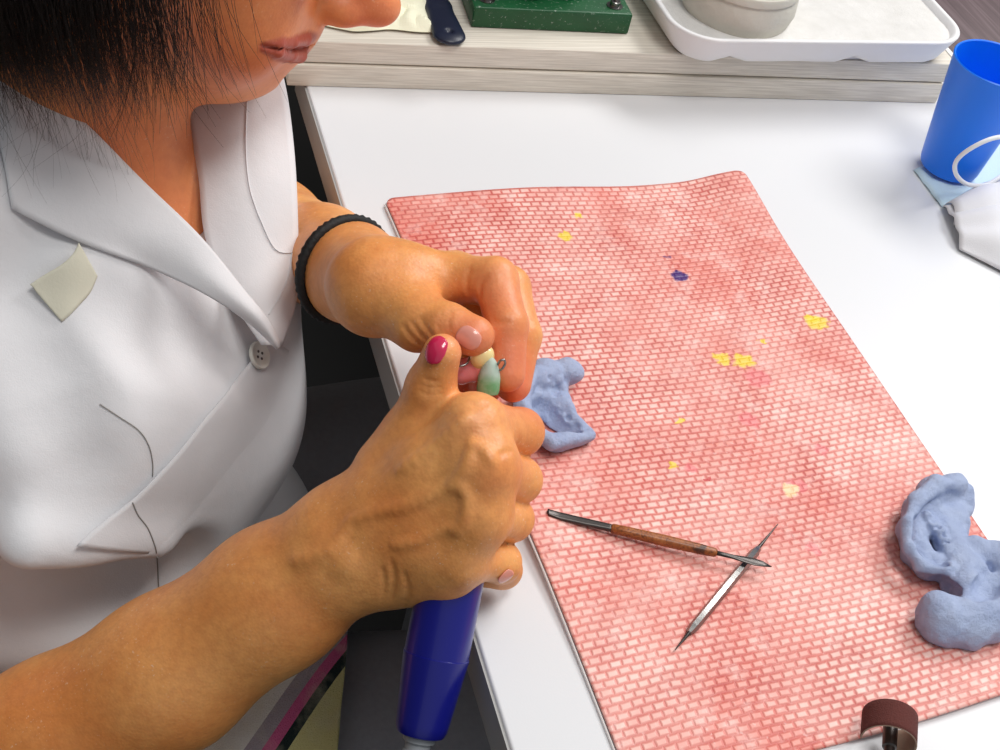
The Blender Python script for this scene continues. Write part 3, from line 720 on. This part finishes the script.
# ------------------------------------------------------------ wrist band on the far wrist
bc = V(345, 270, .634); axb = nrm(.70 * VIEW - .71 * (.88 * RIGHT + .47 * DOWN)); vvv = nrm(-VIEW + axb * axb.dot(VIEW)); uu = np.cross(axb, vvv)
ring = []
for k in range(90):
    a = 2 * math.pi * k / 90; ring.append(bc + (uu * math.cos(a) + vvv * math.sin(a)) * .0244)
v_, f_ = tube_data(ring, .0025, 12, False, True); v_ = np.array(v_)
cen = np.repeat(np.array(ring), 12, 0); ang_ = np.repeat(np.arange(90), 12); tw = np.tile(np.arange(12), 90) * 2 * math.pi / 12
v_ = cen + (v_ - cen) * (1 + .14 * np.sin(ang_ * 2 * math.pi / 2.2 + tw))[:, None]
wb = mesh('wrist_band', v_, f_, M['cord'], bd); wb['label'] = 'black braided cord on the far wrist'
# ------------------------------------------------------------ hair
capf = Sub(.01, Ell(H(-.026, 0, .052), (.100, .084, .098), HA), Grp(.01, [Ell(H(.085, 0, -.01), (.072, .12, .088), HA), Ell(H(.0, 0, -.09), (.12, .12, .07), HA)]))
capf = Grp(.02, [capf]); capf = Disp(capf, wob(21, 120, .0012)); capf.lo, capf.hi = H(0, 0, .04) - .16, H(0, 0, .04) + .16
hc = sdf_object('hair', capf, .003, M['hair'], bd, ref=False); hc['label'] = 'dark brown shoulder-length hair'
hv, hf = [], []
def strand(P, r0):
    C_ = catmull(P, 4); n = len(C_); rs = [r0 * (1 - .75 * (i / (n - 1)) ** 2) for i in range(n)]
    a, b = tube_data(C_, rs, 3, False); o_ = len(hv); hv.extend(a); hf.extend([tuple(i + o_ for i in f) for f in b])
G = np.array([0, 0, -1.])
rg = random.Random(4)
def prj(p):
    c = CM.T @ (np.asarray(p) - CAM); return 500 + F * c[0] / c[2], 375 + F * c[1] / c[2]
def drop(P0, yend):
    """how far a lock falls before it reaches the height where the photo's hair ends"""
    y0 = prj(P0)[1]; y1 = prj(P0 + G * .1)[1]; return max(.03, .1 * (yend - y0) / (y1 - y0))
clumps = [(rg.gauss(0, .005), rg.gauss(0, .004), rg.gauss(0, .006), rg.gauss(0, 14)) for _ in range(46)]
for i in range(2600):
    x0 = rg.triangular(-.125, .014, -.06); th = rg.uniform(.15, 1.25)
    root = H(x0, -.074 * math.cos(th * .6) * math.sqrt(max(.05, 1 - ((x0 + .02) / .12) ** 2)), .05 + .07 * th)
    side = -HL; ck = clumps[int((x0 + .13) / .15 * 46) % 46]; e_ = (x0 + .125) / .14
    yend = (128 - 44 * e_ + rg.gauss(0, 15) + ck[3]) if rg.random() < .8 else (70 - 20 * e_ + rg.gauss(0, 30))
    fwd = HF * (.004 + .006 * rg.random()); base = root + side * .016
    L_ = drop(base, yend); drift = np.array([rg.gauss(0, .003) + ck[0], rg.gauss(0, .003) + ck[1], 0]); tipf = rg.gauss(0, .004) + ck[2]
    P = [root, root + side * .012 + G * L_ * .2 + fwd * .3, base + G * L_ * .5 + fwd + drift * .3, base + G * L_ * .8 + fwd * 1.1 + drift * .8 + HF * tipf * .5 - side * .002, base + G * L_ + fwd * 1.1 + drift * 1.3 + HF * tipf * 1.2 - side * .004]
    strand(P, rg.uniform(.00012, .00022))
for i in range(55):   # loose wisps curling over the lapel
    x0 = rg.uniform(-.10, .002); root = H(x0, -.088, .03)
    L_ = drop(root, rg.uniform(120, 205)); ph = rg.uniform(0, 6.28); cu = rg.uniform(.003, .009)
    P = [root + G * L_ * t + HF * (.004 + cu * math.sin(ph + 5 * t)) + np.array([cu * math.sin(ph * 2 + 7 * t), cu * math.cos(ph + 6 * t), 0]) * t for t in np.linspace(0, 1, 8)]
    strand(P, rg.uniform(.00006, .00011))
for i in range(130):   # fine strands over the neck
    x0 = rg.uniform(-.055, .0); root = H(x0, -.080, .02); L_ = drop(root, rg.uniform(110, 215)); ph = rg.uniform(0, 6.28); cu = rg.uniform(.001, .004)
    P = [root + G * L_ * t + HF * (.006 + .012 * t + cu * math.sin(ph + 5 * t)) + HL * (.022 * t) + np.array([cu * math.sin(ph * 2 + 7 * t), 0, 0]) for t in np.linspace(0, 1, 7)]
    strand(P, rg.uniform(.00007, .00013))
mesh('loose_strands', hv, hf, M['hair'], hc)
# ------------------------------------------------------------ things in the hands, drawn along the line of sight toward the camera too
# handpiece
hA, hB = V(420, 735, .5460), V(489, 396, .5500); ax = nrm(hB - hA); HLn = np.linalg.norm(hB - hA)
hp = empty('rotary_handpiece', hA); tag(hp, 'cobalt blue rotary handpiece held in the near hand over the table edge', 'handpiece')
lathe('body', hA, ax, [(0, 0.00826), (.00073, 0.00974), (.00275, 0.01060), (.00549, 0.01095), (.03294, 0.01365), (.03312, 0.01330), (.0549, 0.01330), (.08235, 0.01303), (.09607, 0.01148), (.10797, 0.00826), (.11072, 0.00609)], M['blue_hp'], hp, 48)
lathe('nose_cone', hA, ax, [(.11072, .00604), (.12353, .00476), (HLn - .00549, .00311), (HLn - .00503, .0022), (HLn - .00366, .00201)], M['steel'], hp, 32)
cabp = [hA + ax * .001, hA - ax * .012, hA - ax * .035, hA - ax * .07 + np.array([0, -.012, -.01]), hA - ax * .11 + np.array([.01, -.03, -.06])]
lathe('cable_joint', hA, ax, [(-.02046, .00446), (-.01674, .00484), (-.01628, .00577), (-.01302, .00577), (-.01256, .00465), (-.01023, .00465), (-.00977, .00595), (-.00651, .00595), (-.00605, .00521), (-.00279, .00521), (-.00233, .0067), (.00047, .0067)], M['grey_plastic'], hp, 24)
tube('cable', catmull([hA - ax * .02] + cabp[2:], 8), .0042, M['grey_plastic'], hp, 12)
bB = V(487.5, 394, 0.54096); bT = V(491.5, 357, 0.53808); ba = nrm(bT - bB); bl = np.linalg.norm(bT - bB)
bur = lathe('bur', bB, ba, [(0, .0030), (.0004, .0042), (bl * .12, .0046), (bl * .45, .0045), (bl * .62, .0039), (bl * .78, .0030), (bl * .9, .0021), (bl * .97, .0011), (bl, .0002)], M['bur'], hp, 32)
bur['label'] = 'green bullet-shaped polishing bur'
bv_ = np.array([v.co for v in bur.data.vertices]); al = np.clip(((bv_ - bB) @ ba) / bl, 0, 1)
bur.data.attributes.new('along', 'FLOAT', 'POINT').data.foreach_set('value', al.astype(np.float32))
tube('shank', [hB - ax * .006, bB + ba * .001], .0011, M['steel'], bur, 10)
setorigin_list = [hp]
# denture
dn = empty('partial_denture', V(470, 372, 0.54912)); tag(dn, 'tiny pink partial denture with one ivory tooth pinched between the thumbs', 'denture')
df = Grp(.004, [Cap(V(456, 370, 0.54720), V(472, 369, 0.54528), .0040, .0038, (VIEW, 1.5)), Cap(V(472, 369, 0.54528), V(494, 374, 0.54720), .0042, .0050, (VIEW, 1.5)), Cap(V(456, 366, 0.54720), V(462, 378, 0.54816), .0022, .0024), Ell(V(483, 364, 0.54336), .0045)])
sdf_object('base', df, .0006, M['pink_ac'], dn)
tf = Grp(.003, [Ell(V(480, 356, 0.54048), .0040), Ell(V(485, 354, 0.54000), .0036), Ell(V(482, 361, 0.54240), .0038)])
sdf_object('tooth', tf, .0006, M['tooth'], dn)
tube('clasp', catmull([V(470, 357, 0.54048), V(467, 363, 0.53856), V(461, 366, 0.53760), V(454, 364, 0.53856), V(450, 360, 0.54144)], 6), .0005, M['steel'], dn, 8)
tube('clasp', catmull([V(497, 366, 0.53952), V(500, 361, 0.53664), V(504, 360, 0.53664), V(505, 364, 0.53760), V(502, 369, 0.53760), V(500, 370, 0.53856)], 6), .0005, M['steel'], dn, 8)

# ------------------------------------------------------------ impressions
def P3(x, y, z): return U(x, y, z)
w1 = wob(31, 330, .0018, 10); w2 = wob(32, 900, .0005, 10)
def chain(P, r, z=None): return [Cap(P3(P[i][0], P[i][1], P[i][2]), P3(P[i + 1][0], P[i + 1][1], P[i + 1][2]), r[i], r[i + 1]) for i in range(len(P) - 1)]
# outer flange: a thin tall curved wall; floor of the tray; row of tooth prints along the inner side
flange = chain([(536, 372, .020), (525, 388, .019), (522, 408, .017), (531, 428, .014), (552, 442, .011), (590, 436, .007)], [.0036, .0036, .0036, .0036, .0036, .0026])
flange += chain([(538, 380, .010), (529, 394, .009), (528, 412, .008), (538, 430, .007), (556, 441, .006), (586, 437, .005)], [.0070, .0068, .0064, .0060, .0056, .0030])
floor_ = chain([(548, 382, .004), (548, 405, .004), (562, 427, .004), (580, 434, .004)], [.009, .0085, .006, .003])
ridge = chain([(562, 384, .010), (563, 398, .009), (569, 411, .009), (579, 423, .008), (587, 431, .006)], [.0036, .0032, .0030, .0028, .0024])
top = [Ell(P3(546, 372, .014), .0075), Ell(P3(569, 371, .0125), .0068), Ell(P3(558, 374, .010), .007), Ell(P3(540, 377, .016), .006)]
wall = Grp(.0022, flange + floor_ + ridge + top)
troughs = Grp(.002, chain([(543, 392, .019), (545, 408, .013), (554, 425, .010), (574, 434, .0080)], [.0045, .0070, .0068, .0038]))
teeth = Grp(.0007, [Ell(P3(x, y, z), r) for x, y, z, r in ((562, 388, .0115, .0030), (561, 397, .0105, .0028), (564, 405, .0100, .0028), (569, 412, .0090, .0026), (575, 419, .0085, .0026), (582, 426, .0075, .0024), (557, 381, .0140, .0030), (552, 385, .013, .0024))])
pits = Grp(.0004, [Ell(P3(x, y, z), .0017) for x, y, z in ((555, 392, .0135), (556, 401, .0125), (560, 410, .0115), (568, 418, .010), (576, 427, .009), (564, 376, .0185), (551, 378, .019))])
im = Sub(.0008, Grp(.0012, [Sub(.0015, wall, troughs), teeth]), pits)
im = Disp(im, lambda P: w1(P) + w2(P))
# flatten the underside on the mat
class Above:
    def __init__(s, A, z): s.A, s.z = A, z; s.c, s.r = A.c, A.r; s.lo, s.hi = A.lo, A.hi
    def __call__(s, P): return np.maximum(s.A(P), s.z - P[:, 2])
o = sdf_object('dental_impression', Above(im, .0032), .0007, M['imp'], ref=False); tag(o, 'small blue-grey dental impression half arch beside the fingers of the far hand', 'impression', 'blue dental impressions')
# second impression: two lobes
fl2 = chain([(958, 484, .016), (935, 484, .021), (918, 500, .021), (908, 524, .019), (908, 548, .016), (922, 566, .013), (948, 572, .014), (958, 566, .013)], [.0050, .0045, .0036, .0034, .0034, .0036, .0040, .003])
fl2 += chain([(958, 494, .008), (935, 496, .009), (920, 512, .009), (913, 532, .008), (915, 552, .007), (928, 566, .007), (950, 570, .007)], [.0075, .0085, .0080, .0074, .0070, .0068, .0065])
in2 = chain([(958, 505, .005), (948, 520, .005), (946, 540, .006), (955, 556, .006)], [.007, .0095, .0095, .0085])
rd2 = chain([(929, 522, .012), (936, 534, .010), (943, 546, .009), (948, 558, .010)], [.0042, .0042, .0042, .0036])
L2 = Grp(.002, fl2 + in2 + rd2)
t2 = Grp(.002, chain([(921, 524, .021), (924, 540, .019), (934, 556, .017), (944, 565, .017)], [.0040, .0050, .0046, .0028]) + [Ell(P3(953, 497, .0215), .0055), Ell(P3(938, 490, .0290), .0060), Ell(P3(962, 489, .023), .0035)])
th2 = Grp(.0007, [Ell(P3(x, y, z), r) for x, y, z, r in ((928, 516, .0165, .0030), (932, 524, .0150, .0030), (938, 532, .0140, .0030), (942, 540, .0130, .0030), (947, 549, .0130, .0028), (951, 557, .0130, .0026))])
pt2 = Grp(.0004, [Ell(P3(x, y, z), .0016) for x, y, z in ((934, 519, .0175), (939, 527, .0165), (944, 536, .0155), (948, 544, .0150))])
mid = Grp(.003, chain([(957, 556, .008), (962, 575, .008), (965, 592, .008)], [.0095, .0105, .0100]) + chain([(975, 552, .010), (1000, 560, .011), (1014, 580, .010), (1008, 604, .009), (988, 618, .009)], [.0075, .0080, .0105, .0110, .0110])
    + chain([(988, 618, .009), (965, 624, .009), (940, 620, .0095)], [.0110, .0110, .0105]) + chain([(965, 592, .010), (985, 598, .009)], [.0105, .0110]) + [Ell(P3(938, 606, .015), .0075), Ell(P3(945, 628, .008), .009)])
tm = Grp(.002, chain([(986, 556, .023), (994, 570, .021), (990, 586, .020), (976, 596, .021)], [.0034, .0058, .0060, .0040]) + chain([(944, 602, .026), (950, 612, .0245), (956, 626, .0215)], [.0036, .0036, .0028]))
gap = Grp(.002, chain([(914, 590, .008), (940, 589, .009), (954, 592, .012)], [.0090, .0068, .0035]))
im2 = Sub(.0012, Grp(.0014, [Sub(.0015, L2, t2), th2, Sub(.0018, mid, tm)]), Grp(.0005, [gap, pt2]))
wa, wb_ = wob(41, 330, .0020, 10), wob(42, 900, .0007, 10); im2 = Disp(im2, lambda P: wa(P) + wb_(P))
o = sdf_object('dental_impression', Above(im2, .0028), .0008, M['imp'], ref=False); tag(o, 'large two-lobed blue-grey dental impression near the right edge of the red mat', 'impression', 'blue dental impressions')

# ------------------------------------------------------------ tools on the mat
kA, kB = U(547, 513, .0050), U(772, 566, .0082); kx = nrm(kB - kA); ky = nrm(np.cross([0, 0, 1.], kx)); kz = np.cross(kx, ky); KL = np.linalg.norm(kB - kA)
wk = empty('wax_knife', kA); tag(wk, 'wax knife with steel blades and a worn wooden handle resting across the probe', 'knife')
def loft(name, secs, mat, parent, seg=16, sq=2.0):
    """secs: (t along, half width, half thick, y offset, z offset)"""
    vs, fs = [], []
    for (t, w_, h_, yo, zo) in secs:
        for k in range(seg):
            a = 2 * math.pi * k / seg; c_, s_ = math.cos(a), math.sin(a); m_ = (abs(c_) ** sq + abs(s_) ** sq) ** (-1 / sq)
            vs.append(kA + kx * t + ky * (yo + w_ * .68 * c_ * m_) + kz * (zo + h_ * .72 * s_ * m_))
    n = len(secs)
    for i in range(n - 1):
        for k in range(seg): fs.append((i * seg + k, i * seg + (k + 1) % seg, (i + 1) * seg + (k + 1) % seg, (i + 1) * seg + k))
    fs.append(tuple(range(seg))[::-1]); fs.append(tuple((n - 1) * seg + k for k in range(seg))); return mesh(name, vs, fs, mat, parent)
k1, k2 = KL * .285, KL * .755
loft('blade', [(0, .0016, .0012, .0004, .001), (.001, .0026, .0012, 0, .0004), (.006, .0030, .0011, 0, 0), (k1 * .6, .0029, .0013, 0, 0), (k1 - .001, .0026, .0018, 0, 0), (k1 + .004, .002, .0018, 0, 0)], M['darksteel'], wk, 16, 4)
loft('handle', [(k1, .0024, .0022, 0, 0), (k1 + .0008, .0031, .0029, 0, 0), (k1 + .008, .0034, .0032, 0, 0), ((k1 + k2) / 2, .0038, .0035, 0, 0), (k2 - .008, .0034, .0032, 0, 0), (k2 - .0008, .0029, .0027, 0, 0), (k2, .0022, .0022, 0, 0)], M['wood'], wk, 20, 2.4)
loft('spoon_tip', [(k2 - .002, .0018, .0016, 0, 0), (k2 + .003, .0016, .0014, 0, 0), (KL * .83, .0017, .0011, 0, 0), (KL * .87, .0026, .0008, 0, 0), (KL * .92, .0032, .0006, 0, 0), (KL * .96, .0024, .0005, 0, 0), (KL, .0003, .0003, 0, -.0006)], M['darksteel'], wk, 16, 2)
pA, pB = U(675, 650, .0034), U(778, 524, .0052); px_ = nrm(pB - pA); PL = np.linalg.norm(pB - pA)
pr = empty('dental_probe', pA); tag(pr, 'steel dental probe with hexagonal shaft lying under the tip of the wax knife', 'probe')
lathe('shaft', pA, px_, [(PL * .125, .0010), (PL * .14, .0016), (PL * .165, .0021), (PL * .17, .0022), (PL * .76, .0022), (PL * .765, .0018), (PL * .79, .0015), (PL * .80, .0009)], M['steel'], pr, 6)
lathe('needle', pA, px_, [(0, .0002), (PL * .06, .0005), (PL * .13, .0010)], M['darksteel'], pr, 10)
lathe('needle', pA, px_, [(PL * .795, .0009), (PL * .86, .0006), (PL, .0002)], M['darksteel'], pr, 10)
# sanding band
sc_ = U(889, 733, .0112); san = nrm(U(891, 690) - U(888, 745)); sd = empty('sanding_band_mandrel', U(889, 736, 0)); tag(sd, 'brown abrasive band on a dark mandrel at the lower edge of the red mat', 'sanding band')
su = nrm(np.cross(san, [0, 0, 1.])); sv = np.cross(su, san)
vs, fs = [], []; N = 44
for i in range(N + 1):
    a = math.radians(196 - 262 * i / N); rr_ = .0108 - .0012 * max(0, (i / N - .75)) * 4
    for j in range(7): vs.append(sc_ + (su * math.cos(a) + sv * math.sin(a)) * rr_ + san * (-.0045 + .0130 * j / 6))
for i in range(N):
    for j in range(6): k = i * 7 + j; fs.append((k, k + 1, k + 8, k + 7))
o = mesh('abrasive_band', vs, fs, None, sd, mats=[M['sand_in'], M['sand']]); solid(o, .0007, 0); m_ = o.modifiers['solid']; m_.material_offset = 1; m_.material_offset_rim = 0
lathe('mandrel', sc_ + su * .001 - sv * .0015, san, [(-.045, .0020), (-.006, .0022), (-.0055, .0029), (.006, .0030), (.0065, .002)], M['darksteel'], sd, 20)

# ------------------------------------------------------------ cup and mask
cB = U(948, 167, .0036); cup = empty('plastic_cup', cB); tag(cup, 'bright blue plastic cup standing on the corner of the pale blue mask', 'cup')
ch = .078; seg = 48
prof = [(.0, .0165), (.0010, .0188), (.0035, .0196), (ch * .5, .0238), (ch - .001, .0278), (ch, .0282), (ch + .0006, .0276), (ch, .0268), (ch * .5, .0225), (.005, .0186), (.003, .0170), (.003, .0005)]
lathe('body', cB, [0, 0, 1], prof, M['blue_cup'], cup, seg)
mk = empty('face_mask', U(975, 205, 0)); tag(mk, 'folded white and pale blue face mask with an elastic ear loop beside the cup', 'face mask')
def poly_sheet(name, P, nu, nv, hfun, mat, parent, th):
    """quad patch from four image corners on the table, lifted by hfun(u, v)"""
    vs, fs = [], []
    for i in range(nu + 1):
        for j in range(nv + 1):
            u, v = i / nu, j / nv; q = (U(*P[0]) * (1 - u) + U(*P[1]) * u) * (1 - v) + (U(*P[3]) * (1 - u) + U(*P[2]) * u) * v
            q = q.copy(); q[2] = hfun(u, v); vs.append(q)
    for i in range(nu):
        for j in range(nv): k = i * (nv + 1) + j; fs.append((k, k + nv + 1, k + nv + 2, k + 1))
    o = mesh(name, vs, fs, mat, parent); solid(o, th, 0); return o
poly_sheet('blue_layer', [(913, 171), (941, 208), (1100, 205), (1060, 110)], 24, 24, lambda u, v: .0010 + .0006 * math.sin(9 * u + 4 * v) ** 2 + (.0006 if int(v * 7) % 2 else 0), M['mask_blue'], mk, .0006)
def hw(u, v): return .0022 + .016 * math.sin(math.pi * min(1, u * 1.0)) ** .6 * (.55 + .45 * v) + .0015 * math.sin(14 * u + 3 * v)
poly_sheet('white_layer', [(941, 210), (958, 252), (1120, 335), (1100, 180)], 30, 30, lambda u, v: .003 + .014 * (1 - (2 * u - 1) ** 2) * min(1, v * 3 + .35) + .001 * math.sin(18 * u) , M['mask_white'], mk, .0007)
poly_sheet('white_layer', [(944, 207), (952, 228), (1110, 250), (1080, 165)], 20, 20, lambda u, v: .011 * min(1, v * 4 + .2) + .007 * (1 - (2 * u - 1) ** 2), M['mask_white'], mk, .0007)
lp_ = [U(1035, 172, .016), U(1012, 170, .018), U(1000, 177, .018), U(985, 185, .014), U(967, 184, .013), U(956, 174, .024), U(957, 160, .040), U(975, 146, .054), U(1000, 137, .060), U(1030, 140, .052), U(1055, 165, .02)]
tube('ear_loop', catmull(lp_, 8), .0014, M['loop'], mk, 10)

# ------------------------------------------------------------ things on the boards
BZ = .0312
gd = empty('green_press', U(550, 31, BZ)); tag(gd, 'green enamelled metal press stand dusted with plaster on the upper board', 'press')
g0, g1 = U(471, 27.5, BZ), U(628, 34.5, BZ); gw = np.linalg.norm(g1 - g0); ga = math.atan2(g1[1] - g0[1], g1[0] - g0[0])
box('base', (g0[0], g0[1], BZ), (g0[0] + gw, g0[1] + .12, BZ + .0145), M['green_dev'], gd, .0012, ga, g0)
def gl(x, y): c_, s_ = math.cos(ga), math.sin(ga); return (g0[0] + x * c_ - y * s_, g0[1] + x * s_ + y * c_)
for x in (.034, gw - .030):
    p = gl(x, .024); box('post', (p[0] - .006, p[1] - .004, BZ + .0145), (p[0] + .006, p[1] + .030, BZ + .075), M['green_dev'], gd, .001)
for x, y in ((.010, .010), (gw - .010, .010), (.010, .108), (gw - .010, .108)):
    p = gl(x, y); lathe('screw', (p[0], p[1], BZ + .0140), (0, 0, 1), [(0, .0052), (.001, .0054), (.0012, .0034), (.004, .0034), (.0044, .003), (.0044, .0012), (.010, .0012)], M['steel'], gd, 20)
p = gl(gw / 2, .034); sdf_object('clamp_core', Grp(.004, [Cap((p[0] - .022, p[1] - .008, BZ + .022), (p[0] + .022, p[1] - .008, BZ + .022), .009, .009), Cap((p[0], p[1], BZ + .02), (p[0], p[1], BZ + .06), .012, .012), Ell((p[0] - .012, p[1] - .016, BZ + .02), .007), Ell((p[0] + .014, p[1] - .015, BZ + .02), .006)]), .0016, M['dark_int'], gd)
# navy handle
nA, nB = U(449, 35, BZ + .0035), U(418, -45, BZ + .0035)
nx_ = nrm(nB - nA)
nf = Grp(.004, [Cap(nA, nA + nx_ * .035, .0105, .0085, ((0, 0, 1.), 3.2)), Cap(nA + nx_ * .035, nB, .0085, .0060, ((0, 0, 1.), 2.6))])
nf = Sub(.0015, nf, Ell(nA + np.array([0, 0, .0042]), .0030))
o = sdf_object('spatula', nf, .0012, M['navy']); tag(o, 'dark navy plastic spatula handle with rounded end beside the green press', 'spatula')
# crumpled paper
vs, fs = [], []; N = 46; wc = wob(51, 130, 1., 9); wc2 = wob(52, 330, 1., 9)
q00, q10, q11, q01 = U(316, 29, BZ), U(436, 34, BZ), U(425, -48, BZ), U(300, -52, BZ)
for i in range(N + 1):
    for j in range(N + 1):
        u, v = i / N, j / N; q = (q00 * (1 - u) + q10 * u) * (1 - v) + (q01 * (1 - u) + q11 * u) * v
        e_ = min(u, 1 - u, v, 1 - v); h_ = abs(float(wc(q[None])[0])) * .022 + abs(float(wc2(q[None])[0])) * .008
        q = q + np.array([float(wc2(q[None] + .3)[0]) * .006, float(wc(q[None] + .7)[0]) * .008, 0]); q[2] = BZ + .0012 + h_ * min(1, e_ * 7) + .004 * min(1, e_ * 5); vs.append(q)
for i in range(N):
    for j in range(N): k = i * (N + 1) + j; fs.append((k, k + N + 1, k + N + 2, k + 1))
o = mesh('crumpled_paper', vs, fs, M['paper'], smooth=False); solid(o, .0005, 1); tag(o, 'crumpled cream paper on the upper board behind the nose of the person', 'paper')
# foam tray
t0, t1 = U(682, 42, BZ + .021), U(976, 45, BZ + .021); tw_ = np.linalg.norm(t1 - t0); ta = math.atan2(t1[1] - t0[1], t1[0] - t0[0]); td = .17
ex, ey = np.array([math.cos(ta), math.sin(ta), 0]), np.array([-math.sin(ta), math.cos(ta), 0])
tr_ = empty('foam_tray', t0 + ex * tw_ / 2 + ey * td / 2 - np.array([0, 0, .021])); tag(tr_, 'white foam tray full of plaster powder at the right end of the boards', 'tray')
def rrect(inset, z, rad, n=14, scal=0.):
    out = []; w_, d_ = tw_ - 2 * inset, td - 2 * inset; r_ = max(rad - inset, .003)
    for (cx, cy, a0) in ((w_ - r_, r_, -90), (w_ - r_, d_ - r_, 0), (r_, d_ - r_, 90), (r_, r_, 180)):
        for k in range(n):
            a = math.radians(a0 + 90 * k / (n - 1)); out.append(np.array([inset + cx + r_ * math.cos(a), inset + cy + r_ * math.sin(a), z]))
        nx = {-90: (w_ - r_, d_ - r_, 0), 0: (r_, d_ - r_, 90), 90: (r_, r_, 180), 180: (w_ - r_, r_, 270)}[a0]
        p_ = out[-1]; a = math.radians(nx[2]); q_ = np.array([inset + nx[0] + r_ * math.cos(a), inset + nx[1] + r_ * math.sin(a), z])
        for k in range(1, 12): out.append(p_ + (q_ - p_) * k / 12)
    return [t0 + ex * o_[0] + ey * o_[1] + np.array([0, 0, o_[2]]) for o_ in out]
rings = [rrect(.014, -.020, .03), rrect(.011, -.0205, .03), rrect(.0075, -.017, .03), rrect(.004, -.009, .03), rrect(.0005, -.001, .03), rrect(0, .0, .03), rrect(.0015, .0012, .03), rrect(.004, .0006, .03), rrect(.007, -.006, .03), rrect(.012, -.015, .03), rrect(.016, -.017, .03)]
nr = len(rings[0]); vs = [p for r_ in rings for p in r_]; fs = []
for i in range(len(rings) - 1):
    for k in range(nr): fs.append((i * nr + k, i * nr + (k + 1) % nr, (i + 1) * nr + (k + 1) % nr, (i + 1) * nr + k))
# feet: the lower edge is scalloped
for idx in list(range(0, nr)) :
    for rr in (0, 1, 2):
        p = vs[rr * nr + idx]; s_ = (p - t0).dot(ex); f_ = math.exp(-(((s_ - .045) / .004) ** 2)) + math.exp(-(((s_ - .090) / .004) ** 2)) + math.exp(-(((s_ - .135) / .004) ** 2)); vs[rr * nr + idx] = p + np.array([0, 0, .0045 * min(1, f_)])
fs.append(tuple(range(nr))); fs.append(tuple((len(rings) - 1) * nr + k for k in range(nr))[::-1])
mesh('shell', vs, fs, M['foam'], tr_)
pw = rrect(.0055, -.0035, .03); cpt = sum(pw) / len(pw); vs, fs = [], []; RN = 14; wp = wob(61, 70, .0035, 7)
for i in range(RN + 1):
    for p in pw:
        q = cpt + (p - cpt) * (1 - i / RN * .999); q = q + np.array([0, 0, .002 * min(1, i / 3) + float(wp(q[None])[0]) * min(1, i / 3)]); vs.append(q)
for i in range(RN):
    for k in range(nr): fs.append((i * nr + k, i * nr + (k + 1) % nr, (i + 1) * nr + (k + 1) % nr, (i + 1) * nr + k))
o = mesh('plaster_powder', vs, fs, M['powder'], tr_)
bo = U(733, 16, BZ + .0135); bw = empty('mixing_bowl', bo); tag(bw, 'round plaster-crusted plastic bowl standing in the foam tray', 'bowl')
lathe('body', bo, (0, 0, 1), [(0, .030), (.001, .0335), (.005, .0362), (.013, .0385), (.022, .0378), (.0265, .0362), (.0267, .0378), (.0300, .0382), (.0318, .0372), (.0318, .0352), (.0290, .0344), (.013, .0362), (.005, .034), (.003, .0005)], M['bowl'], bw, 56)
for e in (hp, dn, wk, pr, sd, cup, mk, gd, tr_, bw): setorigin(e)
# ------------------------------------------------------------ towel over the near thigh
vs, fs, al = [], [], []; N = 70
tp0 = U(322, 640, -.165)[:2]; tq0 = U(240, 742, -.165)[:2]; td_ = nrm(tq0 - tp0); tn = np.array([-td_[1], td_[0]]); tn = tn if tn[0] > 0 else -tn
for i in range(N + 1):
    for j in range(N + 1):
        b_ = -.16 + .30 * i / N; a_ = -.55 + (.55 + min(.9, max(.10, .12 + 4.6 * b_))) * j / N; x, y = tp0 + tn * a_ * .12 + td_ * b_  # edge cut along the cast shadow; dark trousers beyond stand in for shade
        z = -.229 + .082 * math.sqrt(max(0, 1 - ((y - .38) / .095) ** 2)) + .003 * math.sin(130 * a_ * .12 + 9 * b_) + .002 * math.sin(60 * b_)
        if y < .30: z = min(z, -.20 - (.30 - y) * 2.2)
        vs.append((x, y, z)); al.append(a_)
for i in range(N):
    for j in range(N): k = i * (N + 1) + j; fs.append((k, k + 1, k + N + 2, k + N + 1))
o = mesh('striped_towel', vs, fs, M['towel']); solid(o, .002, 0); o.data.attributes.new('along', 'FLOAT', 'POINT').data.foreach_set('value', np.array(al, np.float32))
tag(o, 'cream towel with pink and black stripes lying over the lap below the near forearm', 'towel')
